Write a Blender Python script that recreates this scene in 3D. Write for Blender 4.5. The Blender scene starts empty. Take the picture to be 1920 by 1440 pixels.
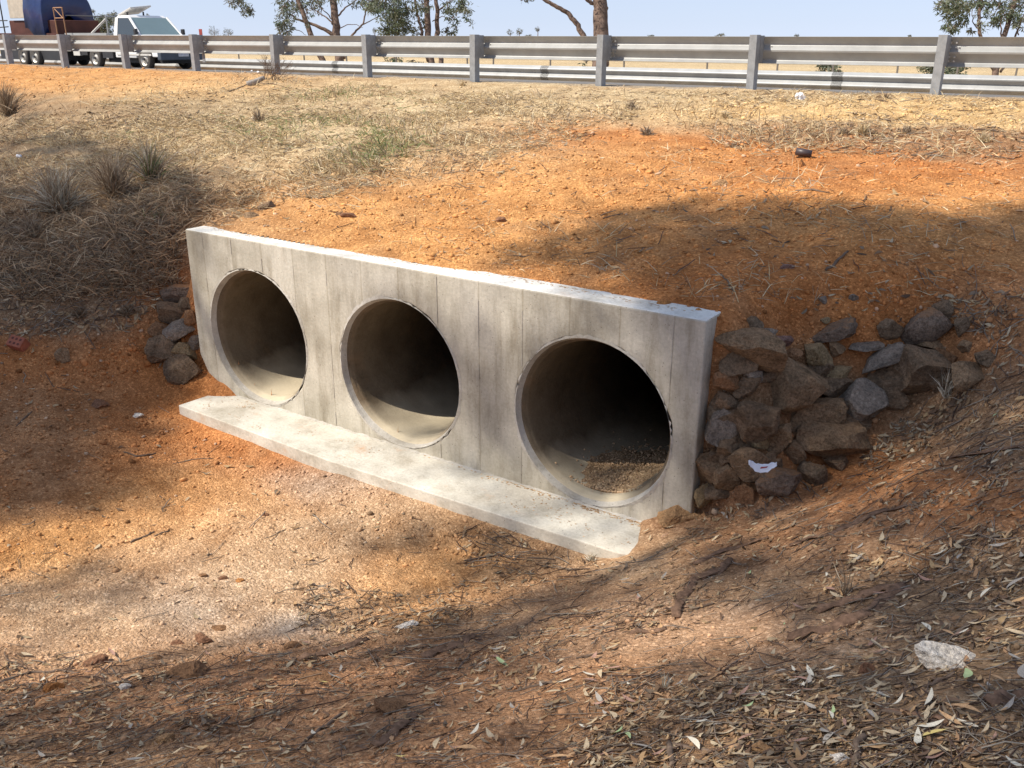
import bpy, bmesh, math, random
import numpy as np
from mathutils import Vector, Matrix, noise as mnoise
rnd = random.Random(7)
rng = np.random.default_rng(7)
SC = bpy.context.scene
COL = SC.collection

# ------------------------------------------------------------------ camera, sky, sun, exposure
CAM = np.array([0.0, 0.0, 3.2])
FPX, PITCH, ROLL, YAW = 1726.0, 0.3596, 0.0031, 0.9715
cy_, sy_ = math.cos(YAW), math.sin(YAW)
cp_, sp_ = math.cos(PITCH), math.sin(PITCH)
cr_, sr_ = math.cos(ROLL), math.sin(ROLL)
RIGHT = np.array([sy_, cy_, 0.0])
FLAT = np.array([-cy_, sy_, 0.0])
FWD = FLAT * cp_ + np.array([0, 0, -sp_])
UP = FLAT * sp_ + np.array([0, 0, cp_])
cd = bpy.data.cameras.new('camera')
cam = bpy.data.objects.new('camera', cd)
COL.objects.link(cam)
rx = RIGHT * cr_ + UP * sr_
ux = -RIGHT * sr_ + UP * cr_
cam.matrix_world = Matrix(((rx[0], ux[0], -FWD[0], CAM[0]), (rx[1], ux[1], -FWD[1], CAM[1]),
                           (rx[2], ux[2], -FWD[2], CAM[2]), (0, 0, 0, 1)))
cd.sensor_width = 36.0
cd.lens = FPX / 1920 * 36.0
cd.clip_start = 0.05
cd.clip_end = 12000
SC.camera = cam

SUN = np.array([0.42, 0.50, -0.76]); SUN /= np.linalg.norm(SUN)      # the way the light travels
world = bpy.data.worlds.new('World'); SC.world = world; world.use_nodes = True
wn = world.node_tree.nodes; wl = world.node_tree.links
bg = wn['Background']
sky = wn.new('ShaderNodeTexSky'); sky.sky_type = 'NISHITA'; sky.sun_disc = False
sky.sun_elevation = math.asin(-SUN[2])
sky.sun_rotation = math.atan2(-SUN[0], -SUN[1])
sky.air_density = 1.0; sky.dust_density = 0.0; sky.ozone_density = 3.0
tint = wn.new('ShaderNodeVectorMath'); tint.operation = 'MULTIPLY'; tint.inputs[1].default_value = (1.36, 1.57, 2.02)
hs_ = wn.new('ShaderNodeGamma'); hs_.inputs['Gamma'].default_value = .4
pre = wn.new('ShaderNodeHueSaturation'); pre.inputs['Saturation'].default_value = .45
wl.new(sky.outputs['Color'], pre.inputs['Color']); wl.new(pre.outputs['Color'], hs_.inputs['Color']); wl.new(hs_.outputs['Color'], tint.inputs[0]); wl.new(tint.outputs['Vector'], bg.inputs['Color'])
bg.inputs['Strength'].default_value = 0.15
sl = bpy.data.lights.new('sun', 'SUN'); sl.energy = 4.6; sl.angle = math.radians(0.8); sl.color = (1.0, 0.92, 0.80)
so = bpy.data.objects.new('sun', sl); COL.objects.link(so)
so.rotation_euler = Vector(-SUN).to_track_quat('Z', 'Y').to_euler()
so.location = (-8, -8, 20)
vs = SC.view_settings
vs.view_transform = 'Standard'; vs.look = 'None'; vs.gamma = 1.0; vs.use_curve_mapping = False
vs.exposure = 0.56

# ------------------------------------------------------------------ pixel <-> place
def rays(px, py):
    a = (np.asarray(px, float) - 960) / FPX; b = (np.asarray(py, float) - 720) / FPX
    x = a * cr_ + b * sr_; y = -a * sr_ + b * cr_
    return (FWD[None, :] + x[..., None].reshape(-1, 1) * RIGHT[None, :] - y[..., None].reshape(-1, 1) * UP[None, :])
def project(P):
    d = P - CAM
    z = d @ FWD; x = d @ RIGHT / z; y = -(d @ UP) / z
    return 960 + (x * cr_ - y * sr_) * FPX, 720 + (x * sr_ + y * cr_) * FPX, z
def at_z(px, py, z):
    d = rays([px], [py])[0]; return CAM + d * ((z - CAM[2]) / d[2])
def at_Y(px, py, Y):
    d = rays([px], [py])[0]; return CAM + d * (Y / d[1])
def at_depth(px, py, D):
    d = rays([px], [py])[0]; return CAM + d * D

# ------------------------------------------------------------------ noise
def vnoise(x, y, seed=0):
    xi = np.floor(x).astype(np.int64); yi = np.floor(y).astype(np.int64)
    fx = x - xi; fy = y - yi
    fx = fx * fx * fx * (fx * (fx * 6 - 15) + 10); fy = fy * fy * fy * (fy * (fy * 6 - 15) + 10)
    def h(i, j):
        n = (i * 374761393 + j * 668265263 + seed * 974634777) & 0xffffffff
        n = ((n ^ (n >> 13)) * 1274126177) & 0xffffffff
        return ((n ^ (n >> 16)) & 0xffff) / 65535.0
    a = h(xi, yi); b = h(xi + 1, yi); c = h(xi, yi + 1); d = h(xi + 1, yi + 1)
    return (a + (b - a) * fx + (c - a) * fy + (a - b - c + d) * fx * fy) * 2 - 1
def fbm(x, y, oct=4, seed=0, gain=0.5):
    s = 0; a = 1; t = 0
    for k in range(oct):
        s = s + a * vnoise(x * 2 ** k + 17.3 * k, y * 2 ** k - 9.1 * k, seed + k); t += a; a *= gain
    return s / t
def sstep(a, b, x):
    t = np.clip((x - a) / (b - a), 0, 1); return t * t * (3 - 2 * t)

# ------------------------------------------------------------------ the lie of the land
WY0, WY1, WX0, WX1, WZ = 5.266, 5.54, -7.255, -2.122, 1.542       # headwall
PIPES = [(-6.394, 0.643), (-4.718, 0.643), (-2.933, 0.643)]
RY, RX0, RSP = 14.42, -2.706, 2.65                                  # near guardrail line
CP = []
for px, py, z in [(250, 1010, -.14), (480, 960, -.13), (700, 1010, -.12), (900, 1010, -.1), (60, 1060, -.08),
                  (340, 800, -.12), (600, 880, -.13), (120, 900, -.05), (0, 960, -.02), (420, 1130, -.06), (1090, 1035, -.06),
                  (200, 790, .02), (40, 780, .1), (300, 690, .12), (150, 660, .35), (20, 640, .45), (250, 560, .75), (60, 540, .85),
                  (330, 470, 1.12), (120, 420, 1.3), (0, 400, 1.35), (250, 330, 1.62), (50, 300, 1.7), (400, 330, 1.7), (330, 240, 1.95), (60, 200, 2.15),
                  (0, 1170, .02), (250, 1200, .06), (560, 1180, .04), (860, 1130, .04), (1150, 1060, .05),
                  (0, 1300, .22), (300, 1320, .3), (650, 1280, .35), (950, 1220, .35), (1150, 1130, .32), (1260, 1030, .22), (1290, 985, .18), (1245, 1000, .06), (1180, 1042, .01), (1215, 1025, .035), (1110, 1055, -.05),
                  (0, 1440, .5), (450, 1440, .72), (960, 1440, 1.0), (1250, 1300, .92), (1400, 1440, 1.28), (1920, 1440, 1.5),
                  (1350, 1120, .62), (1500, 1000, .62), (1470, 930, .42), (1600, 900, .68), (1700, 1080, 1.0), (1700, 1250, 1.22), (1920, 1150, 1.32),
                  (1750, 850, .98), (1920, 900, 1.28), (1700, 790, .78), (1850, 740, 1.14), (1920, 720, 1.3),
                  (1370, 930, .18), (1400, 860, .42), (1500, 850, .55), (1600, 830, .68), (1390, 760, .78), (1500, 770, .78), (1620, 750, .92), (1740, 720, 1.02),
                  (1400, 660, 1.16), (1520, 660, 1.2), (1650, 650, 1.26), (1800, 650, 1.32), (1430, 600, 1.44), (1600, 580, 1.5), (1800, 580, 1.52), (1920, 620, 1.5),
                  (1700, 480, 1.78), (1500, 500, 1.68), (1920, 480, 1.8), (1920, 330, 2.12)]:
    p = at_z(px, py, z); CP.append((p[0], p[1], z))
for X in (-30, -22, -16, -11, -9, -7, -5, -3, -1, 2, 6, 12):
    for Y, z in ((7.3, 1.86), (8.8, 2.06), (10.6, 2.24), (12.6, 2.38), (14.6, 2.45)):
        if X < -8.2 and Y < 9 : continue
        if X < -8.2 and Y < 11: z -= .08
        if X > 1.5: z += .04
        CP.append((X, Y, z))
CP += [(0, 0, 1.62), (-1.5, -1.5, 1.7), (2, 0, 1.85), (5, 3, 2.1), (5, -4, 2.1), (-3, -4, 1.6), (-8, -3, 1.2), (-12, 0, .6), (2.5, 5, 1.95), (-14, -3, 1.0),
       (-16, 3.5, -.1), (-22, 4, -.15), (-30, 4, -.2), (-22, 0, .6), (-30, -1, 1.0), (12, 3, 2.4), (-16, 6.5, .9), (-24, 7, .9), (-30, 7, .95), (-20, -6, 1.4), (-5, -9, 1.8), (6, -9, 2.2)]
CP = np.array(CP)
def _U(r2): return np.where(r2 > 1e-12, 0.5 * r2 * np.log(r2 + 1e-12), 0)
_n = len(CP)
_K = _U(((CP[:, None, :2] - CP[None, :, :2]) ** 2).sum(-1)) + np.eye(_n) * 0.12
_P = np.c_[np.ones(_n), CP[:, :2]]
_A = np.block([[_K, _P], [_P.T, np.zeros((3, 3))]])
_w = np.linalg.solve(_A, np.r_[CP[:, 2], np.zeros(3)])
def tps(X, Y):
    X = np.asarray(X, float).ravel(); Y = np.asarray(Y, float).ravel()
    out = np.empty(len(X))
    for s in range(0, len(X), 40000):
        x = X[s:s + 40000]; y = Y[s:s + 40000]
        r2 = (x[:, None] - CP[None, :, 0]) ** 2 + (y[:, None] - CP[None, :, 1]) ** 2
        out[s:s + 40000] = _U(r2) @ _w[:_n] + _w[_n] + _w[_n + 1] * x + _w[_n + 2] * y
    return out
def road_profile(Y):
    return np.interp(Y, [14.0, 14.6, 15.1, 15.3, 21.9, 22.4, 23.5, 26, 40, 120, 600, 9000],
                     [2.455, 2.455, 2.43, 2.40, 2.13, 2.08, 1.95, 1.6, 1.35, 1.1, .6, .3])
def base_h(X, Y):
    Xc = np.clip(X, -30, 12); Yc = np.clip(Y, -9, 15)
    a = tps(Xc, Yc)
    bk = np.interp(Y, [5.2, 5.40, 5.6, 6.1, 7.3, 8.8, 10.6, 12.6, 14.6], [1.50, 1.515, 1.575, 1.67, 1.86, 2.06, 2.24, 2.38, 2.45])
    bk = bk + .045 * fbm(X * .8, Y * .8, 3, 5)
    outx = np.maximum(WX0 - X, X - WX1)                      # > 0 beyond the ends of the wall
    wx = 1 - sstep(-0.0, .75, outx)
    wx = np.where(Y > 7.2, np.maximum(wx, 0), wx)
    s = np.clip(outx, 0, 1) * .55 + .02
    wy = sstep(0, 1, (Y - (5.40 - s)) / (2 * s))
    back = 1 - sstep(6.6, 8.4, Y)
    h = a + (bk - a) * wx * wy * back
    fr = sstep(-.42, .0, -np.maximum(-6.80 - X + .5 * (Y - 4.8), X - (WX1 - .56))) * sstep(4.15, 4.75, Y) * (1 - sstep(5.36, 5.38, Y))
    h = h * (1 - fr) + np.minimum(h, -.095) * fr
    t = sstep(13.2, 14.2, Y)
    return h * (1 - t) + road_profile(Y) * t
def height(X, Y, fine=True):
    h = base_h(X, Y)
    amp = 1 - sstep(14.3, 15.0, Y) + sstep(22.1, 23.5, Y) * .8
    nearwall = np.clip(np.maximum(np.maximum(WX0 - X, X - WX1), np.maximum(WY0 - 0.55 - Y, Y - 5.75)) / .5, .15, 1)
    h = h + amp * nearwall * (.045 * fbm(X * .7, Y * .7, 3, 1) + .028 * fbm(X * 2.3, Y * 2.3, 3, 2))
    if fine:
        h = h + amp * np.clip(nearwall, .4, 1) * (.013 * fbm(X * 8, Y * 8, 3, 3) + .008 * np.abs(fbm(X * 26, Y * 26, 2, 4)))
    return h
# a fast look-up grid of the same surface
GX0, GX1, GY0, GY1, GS = -36.0, 13.0, -8.0, 30.0, 0.05
_gx = np.arange(GX0, GX1, GS); _gy = np.arange(GY0, GY1, GS)
_GX, _GY = np.meshgrid(_gx, _gy, indexing='ij')
_G = height(_GX.ravel(), _GY.ravel()).reshape(_GX.shape)
def hq(X, Y):
    X = np.asarray(X, float); Y = np.asarray(Y, float)
    fx = np.clip((X - GX0) / GS, 0, len(_gx) - 1.001); fy = np.clip((Y - GY0) / GS, 0, len(_gy) - 1.001)
    i = fx.astype(int); j = fy.astype(int); fx -= i; fy -= j
    return (_G[i, j] * (1 - fx) + _G[i + 1, j] * fx) * (1 - fy) + (_G[i, j + 1] * (1 - fx) + _G[i + 1, j + 1] * fx) * fy
def hit(px, py):
    """where the lines of sight through photo points meet the ground: (points, distance)"""
    d = rays(px, py); n = len(d)
    t = np.full(n, .8); done = np.zeros(n, bool); last = t.copy()
    for k in range(420):
        P = CAM + d * t[:, None]
        below = P[:, 2] < hq(P[:, 0], P[:, 1])
        done |= below
        last = np.where(done, last, t)
        t = np.where(done, t, t * 1.012)
        if done.all() or t[~done].min() > 60: break
    lo = last; hi = t.copy()
    for k in range(10):
        m = (lo + hi) / 2; P = CAM + d * m[:, None]
        b = P[:, 2] < hq(P[:, 0], P[:, 1]); hi = np.where(b, m, hi); lo = np.where(b, lo, m)
    P = CAM + d * hi[:, None]
    ok = done & (P[:, 0] > GX0) & (P[:, 0] < GX1) & (P[:, 1] < 29)
    return P, hi, ok
def hit1(px, py):
    P, t, ok = hit([px], [py]); return P[0], t[0]
def normals_at(X, Y, e=.06):
    nx = -(hq(X + e, Y) - hq(X - e, Y)) / (2 * e); ny = -(hq(X, Y + e) - hq(X, Y - e)) / (2 * e)
    n = np.stack([nx, ny, np.ones_like(nx)], -1); return n / np.linalg.norm(n, axis=-1, keepdims=True)

# ------------------------------------------------------------------ materials
def new_mat(name):
    m = bpy.data.materials.new(name); m.use_nodes = True
    nt = m.node_tree; return m, nt.nodes, nt.links, nt.nodes['Principled BSDF']
def N(nodes, t, **kw):
    n = nodes.new(t)
    for k, v in kw.items():
        if hasattr(n, k): setattr(n, k, v)
        else: n.inputs[k].default_value = v
    return n
def ramp(nodes, pts):
    r = nodes.new('ShaderNodeValToRGB'); e = r.color_ramp.elements
    while len(e) < len(pts): e.new(.5)
    for k, (p, c) in enumerate(pts):
        e[k].position = p; e[k].color = (*c, 1) if len(c) == 3 else c
    return r
def plain(name, col, rough=.6, metal=0.0, spec=.5, var=.12, scale=6, bump=0.0, bscale=40):
    m, n, l, b = new_mat(name)
    tc = N(n, 'ShaderNodeTexCoord')
    nz = N(n, 'ShaderNodeTexNoise', Scale=scale, Detail=5.0, Roughness=.65)
    l.new(tc.outputs['Object'], nz.inputs['Vector'])
    lo = tuple(max(0, c * (1 - var * 1.6)) for c in col); hi = tuple(min(1, c * (1 + var)) for c in col)
    r = ramp(n, [(.3, lo), (.7, hi)])
    l.new(nz.outputs['Fac'], r.inputs['Fac']); l.new(r.outputs['Color'], b.inputs['Base Color'])
    b.inputs['Roughness'].default_value = rough; b.inputs['Metallic'].default_value = metal
    b.inputs['Specular IOR Level'].default_value = spec
    if bump:
        nb = N(n, 'ShaderNodeTexNoise', Scale=bscale, Detail=4.0); l.new(tc.outputs['Object'], nb.inputs['Vector'])
        bp = N(n, 'ShaderNodeBump', Strength=1.0, Distance=bump); l.new(nb.outputs['Fac'], bp.inputs['Height']); l.new(bp.outputs['Normal'], b.inputs['Normal'])
    return m
def attr_mat(name, rough=.85, spec=.2, transl=0.0, bump=0, bscale=200):
    m, n, l, b = new_mat(name)
    a = N(n, 'ShaderNodeAttribute', attribute_name='Col')
    tc = N(n, 'ShaderNodeTexCoord'); nz = N(n, 'ShaderNodeTexNoise', Scale=35.0, Detail=3.0)
    l.new(tc.outputs['Object'], nz.inputs['Vector'])
    mr = N(n, 'ShaderNodeMapRange'); mr.inputs['From Min'].default_value = .3; mr.inputs['From Max'].default_value = .7
    mr.inputs['To Min'].default_value = .78; mr.inputs['To Max'].default_value = 1.2
    l.new(nz.outputs['Fac'], mr.inputs['Value'])
    mx = N(n, 'ShaderNodeVectorMath', operation='SCALE'); l.new(a.outputs['Color'], mx.inputs[0]); l.new(mr.outputs['Result'], mx.inputs['Scale'])
    l.new(mx.outputs['Vector'], b.inputs['Base Color'])
    b.inputs['Roughness'].default_value = rough; b.inputs['Specular IOR Level'].default_value = spec
    if transl:
        out = n['Material Output']; t = N(n, 'ShaderNodeBsdfTranslucent'); l.new(mx.outputs['Vector'], t.inputs['Color'])
        ms = N(n, 'ShaderNodeMixShader', Fac=transl) if False else n.new('ShaderNodeMixShader'); ms.inputs['Fac'].default_value = transl
        l.new(b.outputs['BSDF'], ms.inputs[1]); l.new(t.outputs['BSDF'], ms.inputs[2]); l.new(ms.outputs['Shader'], out.inputs['Surface'])
    if bump:
        nb = N(n, 'ShaderNodeTexNoise', Scale=float(bscale), Detail=3.0); l.new(tc.outputs['Object'], nb.inputs['Vector'])
        bp = N(n, 'ShaderNodeBump', Strength=1.0, Distance=bump); l.new(nb.outputs['Fac'], bp.inputs['Height']); l.new(bp.outputs['Normal'], b.inputs['Normal'])
    return m
M = {}
M['leaf'] = attr_mat('leaf_litter', .7, .3, .12)
M['grass'] = attr_mat('dry_grass', .8, .15, .2)
M['clod'] = attr_mat('soil_clods', .95, .1, 0, .003, 120)
M['foliage'] = attr_mat('gum_foliage', .6, .35, .25)

def soil_material():
    m, n, l, b = new_mat('soil')
    tc = N(n, 'ShaderNodeTexCoord'); a = N(n, 'ShaderNodeAttribute', attribute_name='Col')
    n1 = N(n, 'ShaderNodeTexNoise', Scale=3.2, Detail=9.0, Roughness=.72); l.new(tc.outputs['Object'], n1.inputs['Vector'])
    n2 = N(n, 'ShaderNodeTexNoise', Scale=38.0, Detail=6.0, Roughness=.75); l.new(tc.outputs['Object'], n2.inputs['Vector'])
    vo = N(n, 'ShaderNodeTexVoronoi', Scale=62.0); l.new(tc.outputs['Object'], vo.inputs['Vector'])
    vo2 = N(n, 'ShaderNodeTexVoronoi', Scale=150.0); l.new(tc.outputs['Object'], vo2.inputs['Vector'])
    r1 = ramp(n, [(.30, (.74, .66, .58)), (.48, (1, 1, 1)), (.66, (1.3, 1.36, 1.4))]); l.new(n1.outputs['Fac'], r1.inputs['Fac'])
    r2 = ramp(n, [(.3, (.62, .56, .52)), (.52, (1, 1, 1)), (.75, (1.4, 1.42, 1.42))]); l.new(n2.outputs['Fac'], r2.inputs['Fac'])
    hs = N(n, 'ShaderNodeSeparateColor'); l.new(vo.outputs['Color'], hs.inputs['Color'])
    r3 = ramp(n, [(0, (.82, .80, .78)), (.8, (1.02, 1.02, 1.02)), (.93, (1.35, 1.42, 1.5))]); l.new(hs.outputs['Red'], r3.inputs['Fac'])
    cur = a.outputs['Color']
    for r in (r1, r2, r3):
        mx = N(n, 'ShaderNodeVectorMath', operation='MULTIPLY'); l.new(cur, mx.inputs[0]); l.new(r.outputs['Color'], mx.inputs[1]); cur = mx.outputs['Vector']
    l.new(cur, b.inputs['Base Color'])
    b.inputs['Roughness'].default_value = .95; b.inputs['Specular IOR Level'].default_value = .12
    ad = N(n, 'ShaderNodeMath', operation='MULTIPLY_ADD'); l.new(vo.outputs['Distance'], ad.inputs[0]); ad.inputs[1].default_value = -.5; l.new(n2.outputs['Fac'], ad.inputs[2])
    ad2 = N(n, 'ShaderNodeMath', operation='MULTIPLY_ADD'); l.new(vo2.outputs['Distance'], ad2.inputs[0]); ad2.inputs[1].default_value = -.25; l.new(ad.outputs['Value'], ad2.inputs[2])
    bp = N(n, 'ShaderNodeBump', Strength=.9, Distance=.022); l.new(ad2.outputs['Value'], bp.inputs['Height']); l.new(bp.outputs['Normal'], b.inputs['Normal'])
    return m
M['soil'] = soil_material()

def concrete(name, col, stain, board=False, rough=.85, dirt=.0):
    m, n, l, b = new_mat(name)
    tc = N(n, 'ShaderNodeTexCoord')
    n1 = N(n, 'ShaderNodeTexNoise', Scale=1.6, Detail=6.0, Roughness=.6); l.new(tc.outputs['Object'], n1.inputs['Vector'])
    mp = N(n, 'ShaderNodeMapping'); mp.inputs['Scale'].default_value = (7, 7, 1.3) if board else (3, 3, 3)
    l.new(tc.outputs['Object'], mp.inputs['Vector'])
    n2 = N(n, 'ShaderNodeTexNoise', Scale=1.0, Detail=8.0, Roughness=.7); l.new(mp.outputs['Vector'], n2.inputs['Vector'])
    n3 = N(n, 'ShaderNodeTexNoise', Scale=45.0, Detail=5.0, Roughness=.7); l.new(tc.outputs['Object'], n3.inputs['Vector'])
    r1 = ramp(n, [(.36, stain), (.60, col)]); l.new(n1.outputs['Fac'], r1.inputs['Fac'])
    r2 = ramp(n, [(.3, (.66, .63, .58)), (.5, (1, 1, 1)), (.7, (1.18, 1.19, 1.2))]); l.new(n2.outputs['Fac'], r2.inputs['Fac'])
    r3 = ramp(n, [(.3, (.84, .84, .83)), (.7, (1.1, 1.1, 1.1))]); l.new(n3.outputs['Fac'], r3.inputs['Fac'])
    cur = r1.outputs['Color']; tex = [r2, r3]
    vo = N(n, 'ShaderNodeTexVoronoi', Scale=26.0); l.new(tc.outputs['Object'], vo.inputs['Vector'])
    hole = ramp(n, [(.06, (.35, .33, .3)), (.10, (1, 1, 1))]); l.new(vo.outputs['Distance'], hole.inputs['Fac']); tex.append(hole)
    if board:
        sx = N(n, 'ShaderNodeSeparateXYZ'); l.new(tc.outputs['Object'], sx.inputs['Vector'])
        dv = N(n, 'ShaderNodeMath', operation='DIVIDE'); l.new(sx.outputs['X'], dv.inputs[0]); dv.inputs[1].default_value = .39
        fl = N(n, 'ShaderNodeMath', operation='FLOOR'); l.new(dv.outputs['Value'], fl.inputs[0])
        wn_ = N(n, 'ShaderNodeTexWhiteNoise', noise_dimensions='1D'); l.new(fl.outputs['Value'], wn_.inputs['W'])
        rb = ramp(n, [(0, (.93, .92, .90)), (1, (1.05, 1.05, 1.05))]); l.new(wn_.outputs['Value'], rb.inputs['Fac']); tex.append(rb)
        fr = N(n, 'ShaderNodeMath', operation='FRACT'); l.new(dv.outputs['Value'], fr.inputs[0])
        rl = ramp(n, [(0, (.74, .71, .66)), (.012, (.80, .78, .74)), (.03, (1, 1, 1)), (.96, (1, 1, 1)), (1, (.94, .93, .91))]); l.new(fr.outputs['Value'], rl.inputs['Fac']); tex.append(rl)
    for r in tex:
        mx = N(n, 'ShaderNodeVectorMath', operation='MULTIPLY'); l.new(cur, mx.inputs[0]); l.new(r.outputs['Color'], mx.inputs[1]); cur = mx.outputs['Vector']
    if dirt > 0:
        nd = N(n, 'ShaderNodeTexNoise', Scale=2.7, Detail=9.0, Roughness=.75); l.new(tc.outputs['Object'], nd.inputs['Vector'])
        rd = ramp(n, [(.56, (0, 0, 0)), (.70, (1, 1, 1))]); l.new(nd.outputs['Fac'], rd.inputs['Fac'])
        ml = N(n, 'ShaderNodeMath', operation='MULTIPLY'); l.new(rd.outputs['Color'], ml.inputs[0]); ml.inputs[1].default_value = dirt
        mc = N(n, 'ShaderNodeMix', data_type='RGBA'); l.new(ml.outputs['Value'], mc.inputs[0]); l.new(cur, mc.inputs[6]); mc.inputs[7].default_value = (.46, .25, .12, 1)
        cur = mc.outputs[2]
    l.new(cur, b.inputs['Base Color'])
    b.inputs['Roughness'].default_value = rough; b.inputs['Specular IOR Level'].default_value = .25
    ad = N(n, 'ShaderNodeMath', operation='ADD'); l.new(n3.outputs['Fac'], ad.inputs[0]); l.new(hole.outputs['Color'], ad.inputs[1])
    bp = N(n, 'ShaderNodeBump', Strength=.6, Distance=.006); l.new(ad.outputs['Value'], bp.inputs['Height']); l.new(bp.outputs['Normal'], b.inputs['Normal'])
    return m
M['wall'] = concrete('board_marked_concrete', (.53, .495, .42), (.34, .31, .25), board=True)
M['cap'] = concrete('trowelled_concrete', (.66, .64, .60), (.58, .56, .51), dirt=.35)
M['apron'] = concrete('apron_concrete', (.58, .55, .48), (.48, .44, .37), dirt=.6)
M['pipe'] = concrete('spun_concrete_pipe', (.40, .35, .27), (.30, .255, .19), dirt=.25)
M['mortar'] = concrete('chipped_mortar', (.50, .47, .42), (.36, .33, .28))

def pipe_dust_and_light():  # pale invert paints in sunlight as well as dust; bore above kept dark as shade
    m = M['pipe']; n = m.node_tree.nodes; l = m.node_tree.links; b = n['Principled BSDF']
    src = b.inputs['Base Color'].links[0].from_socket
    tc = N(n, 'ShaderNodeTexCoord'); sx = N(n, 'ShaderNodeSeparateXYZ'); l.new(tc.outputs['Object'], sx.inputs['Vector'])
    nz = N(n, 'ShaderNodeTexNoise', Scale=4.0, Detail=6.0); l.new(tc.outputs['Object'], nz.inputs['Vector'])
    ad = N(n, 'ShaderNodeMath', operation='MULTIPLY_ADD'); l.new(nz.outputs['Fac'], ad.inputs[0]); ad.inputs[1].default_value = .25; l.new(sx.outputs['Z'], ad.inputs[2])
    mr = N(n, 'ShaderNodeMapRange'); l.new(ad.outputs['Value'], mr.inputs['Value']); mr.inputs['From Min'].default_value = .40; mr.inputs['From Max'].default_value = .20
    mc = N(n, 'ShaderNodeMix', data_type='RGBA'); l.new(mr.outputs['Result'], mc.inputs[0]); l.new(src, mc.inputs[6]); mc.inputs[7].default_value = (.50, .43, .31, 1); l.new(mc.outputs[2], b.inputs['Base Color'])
M['pipe'] = concrete('spun_concrete_pipe', (.17, .13, .085), (.12, .09, .058), dirt=.15); pipe_dust_and_light()  # dark base puts the shade of the bore into its colour
def rock_mat(name, c1, c2, dust=.35):
    m, n, l, b = new_mat(name)
    tc = N(n, 'ShaderNodeTexCoord'); oi = N(n, 'ShaderNodeObjectInfo'); ge = N(n, 'ShaderNodeNewGeometry')
    ad = N(n, 'ShaderNodeVectorMath', operation='ADD'); l.new(tc.outputs['Object'], ad.inputs[0]); l.new(oi.outputs['Location'], ad.inputs[1])
    n1 = N(n, 'ShaderNodeTexNoise', Scale=7.0, Detail=8.0, Roughness=.7); l.new(ad.outputs['Vector'], n1.inputs['Vector'])
    n2 = N(n, 'ShaderNodeTexNoise', Scale=55.0, Detail=5.0, Roughness=.8); l.new(ad.outputs['Vector'], n2.inputs['Vector'])
    vo = N(n, 'ShaderNodeTexVoronoi', Scale=48.0); l.new(ad.outputs['Vector'], vo.inputs['Vector'])
    r = ramp(n, [(.3, c1), (.68, c2)]); l.new(n1.outputs['Fac'], r.inputs['Fac'])
    r2 = ramp(n, [(.32, (.42, .42, .42)), (.5, (1, 1, 1)), (.7, (1.6, 1.6, 1.6))]); l.new(n2.outputs['Fac'], r2.inputs['Fac'])
    mx = N(n, 'ShaderNodeVectorMath', operation='MULTIPLY'); l.new(r.outputs['Color'], mx.inputs[0]); l.new(r2.outputs['Color'], mx.inputs[1])
    sx = N(n, 'ShaderNodeSeparateXYZ'); l.new(ge.outputs['Normal'], sx.inputs['Vector'])
    m1 = N(n, 'ShaderNodeMath', operation='MULTIPLY_ADD'); l.new(n1.outputs['Fac'], m1.inputs[0]); m1.inputs[1].default_value = 1.1; l.new(sx.outputs['Z'], m1.inputs[2])
    rd = ramp(n, [(.55, (0, 0, 0)), (1.0, (1, 1, 1))]); mr = N(n, 'ShaderNodeMapRange'); l.new(m1.outputs['Value'], mr.inputs['Value'])
    mr.inputs['From Min'].default_value = .6; mr.inputs['From Max'].default_value = 1.7; l.new(mr.outputs['Result'], rd.inputs['Fac'])
    ml = N(n, 'ShaderNodeMath', operation='MULTIPLY'); l.new(rd.outputs['Color'], ml.inputs[0]); ml.inputs[1].default_value = dust
    mc = N(n, 'ShaderNodeMix', data_type='RGBA'); l.new(ml.outputs['Value'], mc.inputs[0]); l.new(mx.outputs['Vector'], mc.inputs[6]); mc.inputs[7].default_value = (.42, .2, .08, 1)
    l.new(mc.outputs[2], b.inputs['Base Color']); b.inputs['Roughness'].default_value = .9; b.inputs['Specular IOR Level'].default_value = .2
    hh = N(n, 'ShaderNodeMath', operation='MULTIPLY_ADD'); l.new(vo.outputs['Distance'], hh.inputs[0]); hh.inputs[1].default_value = .35; l.new(n2.outputs['Fac'], hh.inputs[2])
    bp = N(n, 'ShaderNodeBump', Strength=1.0, Distance=.030); l.new(hh.outputs['Value'], bp.inputs['Height']); l.new(bp.outputs['Normal'], b.inputs['Normal'])
    return m
ROCKM = {'brown': rock_mat('brown_basalt', (.16, .105, .06), (.44, .30, .18), .4), 'dark': rock_mat('dark_basalt', (.12, .085, .055), (.35, .245, .155), .35),
         'grey': rock_mat('grey_basalt', (.19, .16, .13), (.42, .35, .28), .25), 'tan': rock_mat('tan_stone', (.26, .18, .09), (.42, .31, .18), .3),
         'rust': rock_mat('rusty_stone', (.24, .13, .065), (.40, .225, .12), .4), 'soily': rock_mat('soil_dusted_rock', (.16, .12, .09), (.30, .22, .16), 1.0),
         'ochre': rock_mat('ochre_stone', (.40, .22, .10), (.60, .38, .2), .4), 'red': rock_mat('red_clay_clod', (.22, .11, .065), (.36, .19, .11), .2),
         'white': rock_mat('white_quartz', (.82, .71, .58), (.95, .88, .78), .0), 'clay': rock_mat('orange_clay_clod', (.42, .17, .05), (.6, .28, .1), .2),
         'purple': rock_mat('purplish_shale', (.20, .12, .10), (.33, .20, .16), .2)}
M['galv'] = plain('galvanised_steel', (.34, .345, .34), .5, .12, .5, .10, 3, .0006, 90)
M['galv_post'] = plain('weathered_galvanised_post', (.27, .28, .29), .6, .15, .5, .16, 9, .0008, 120)
M['bolt'] = plain('zinc_bolt', (.5, .5, .48), .4, .7)
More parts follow.
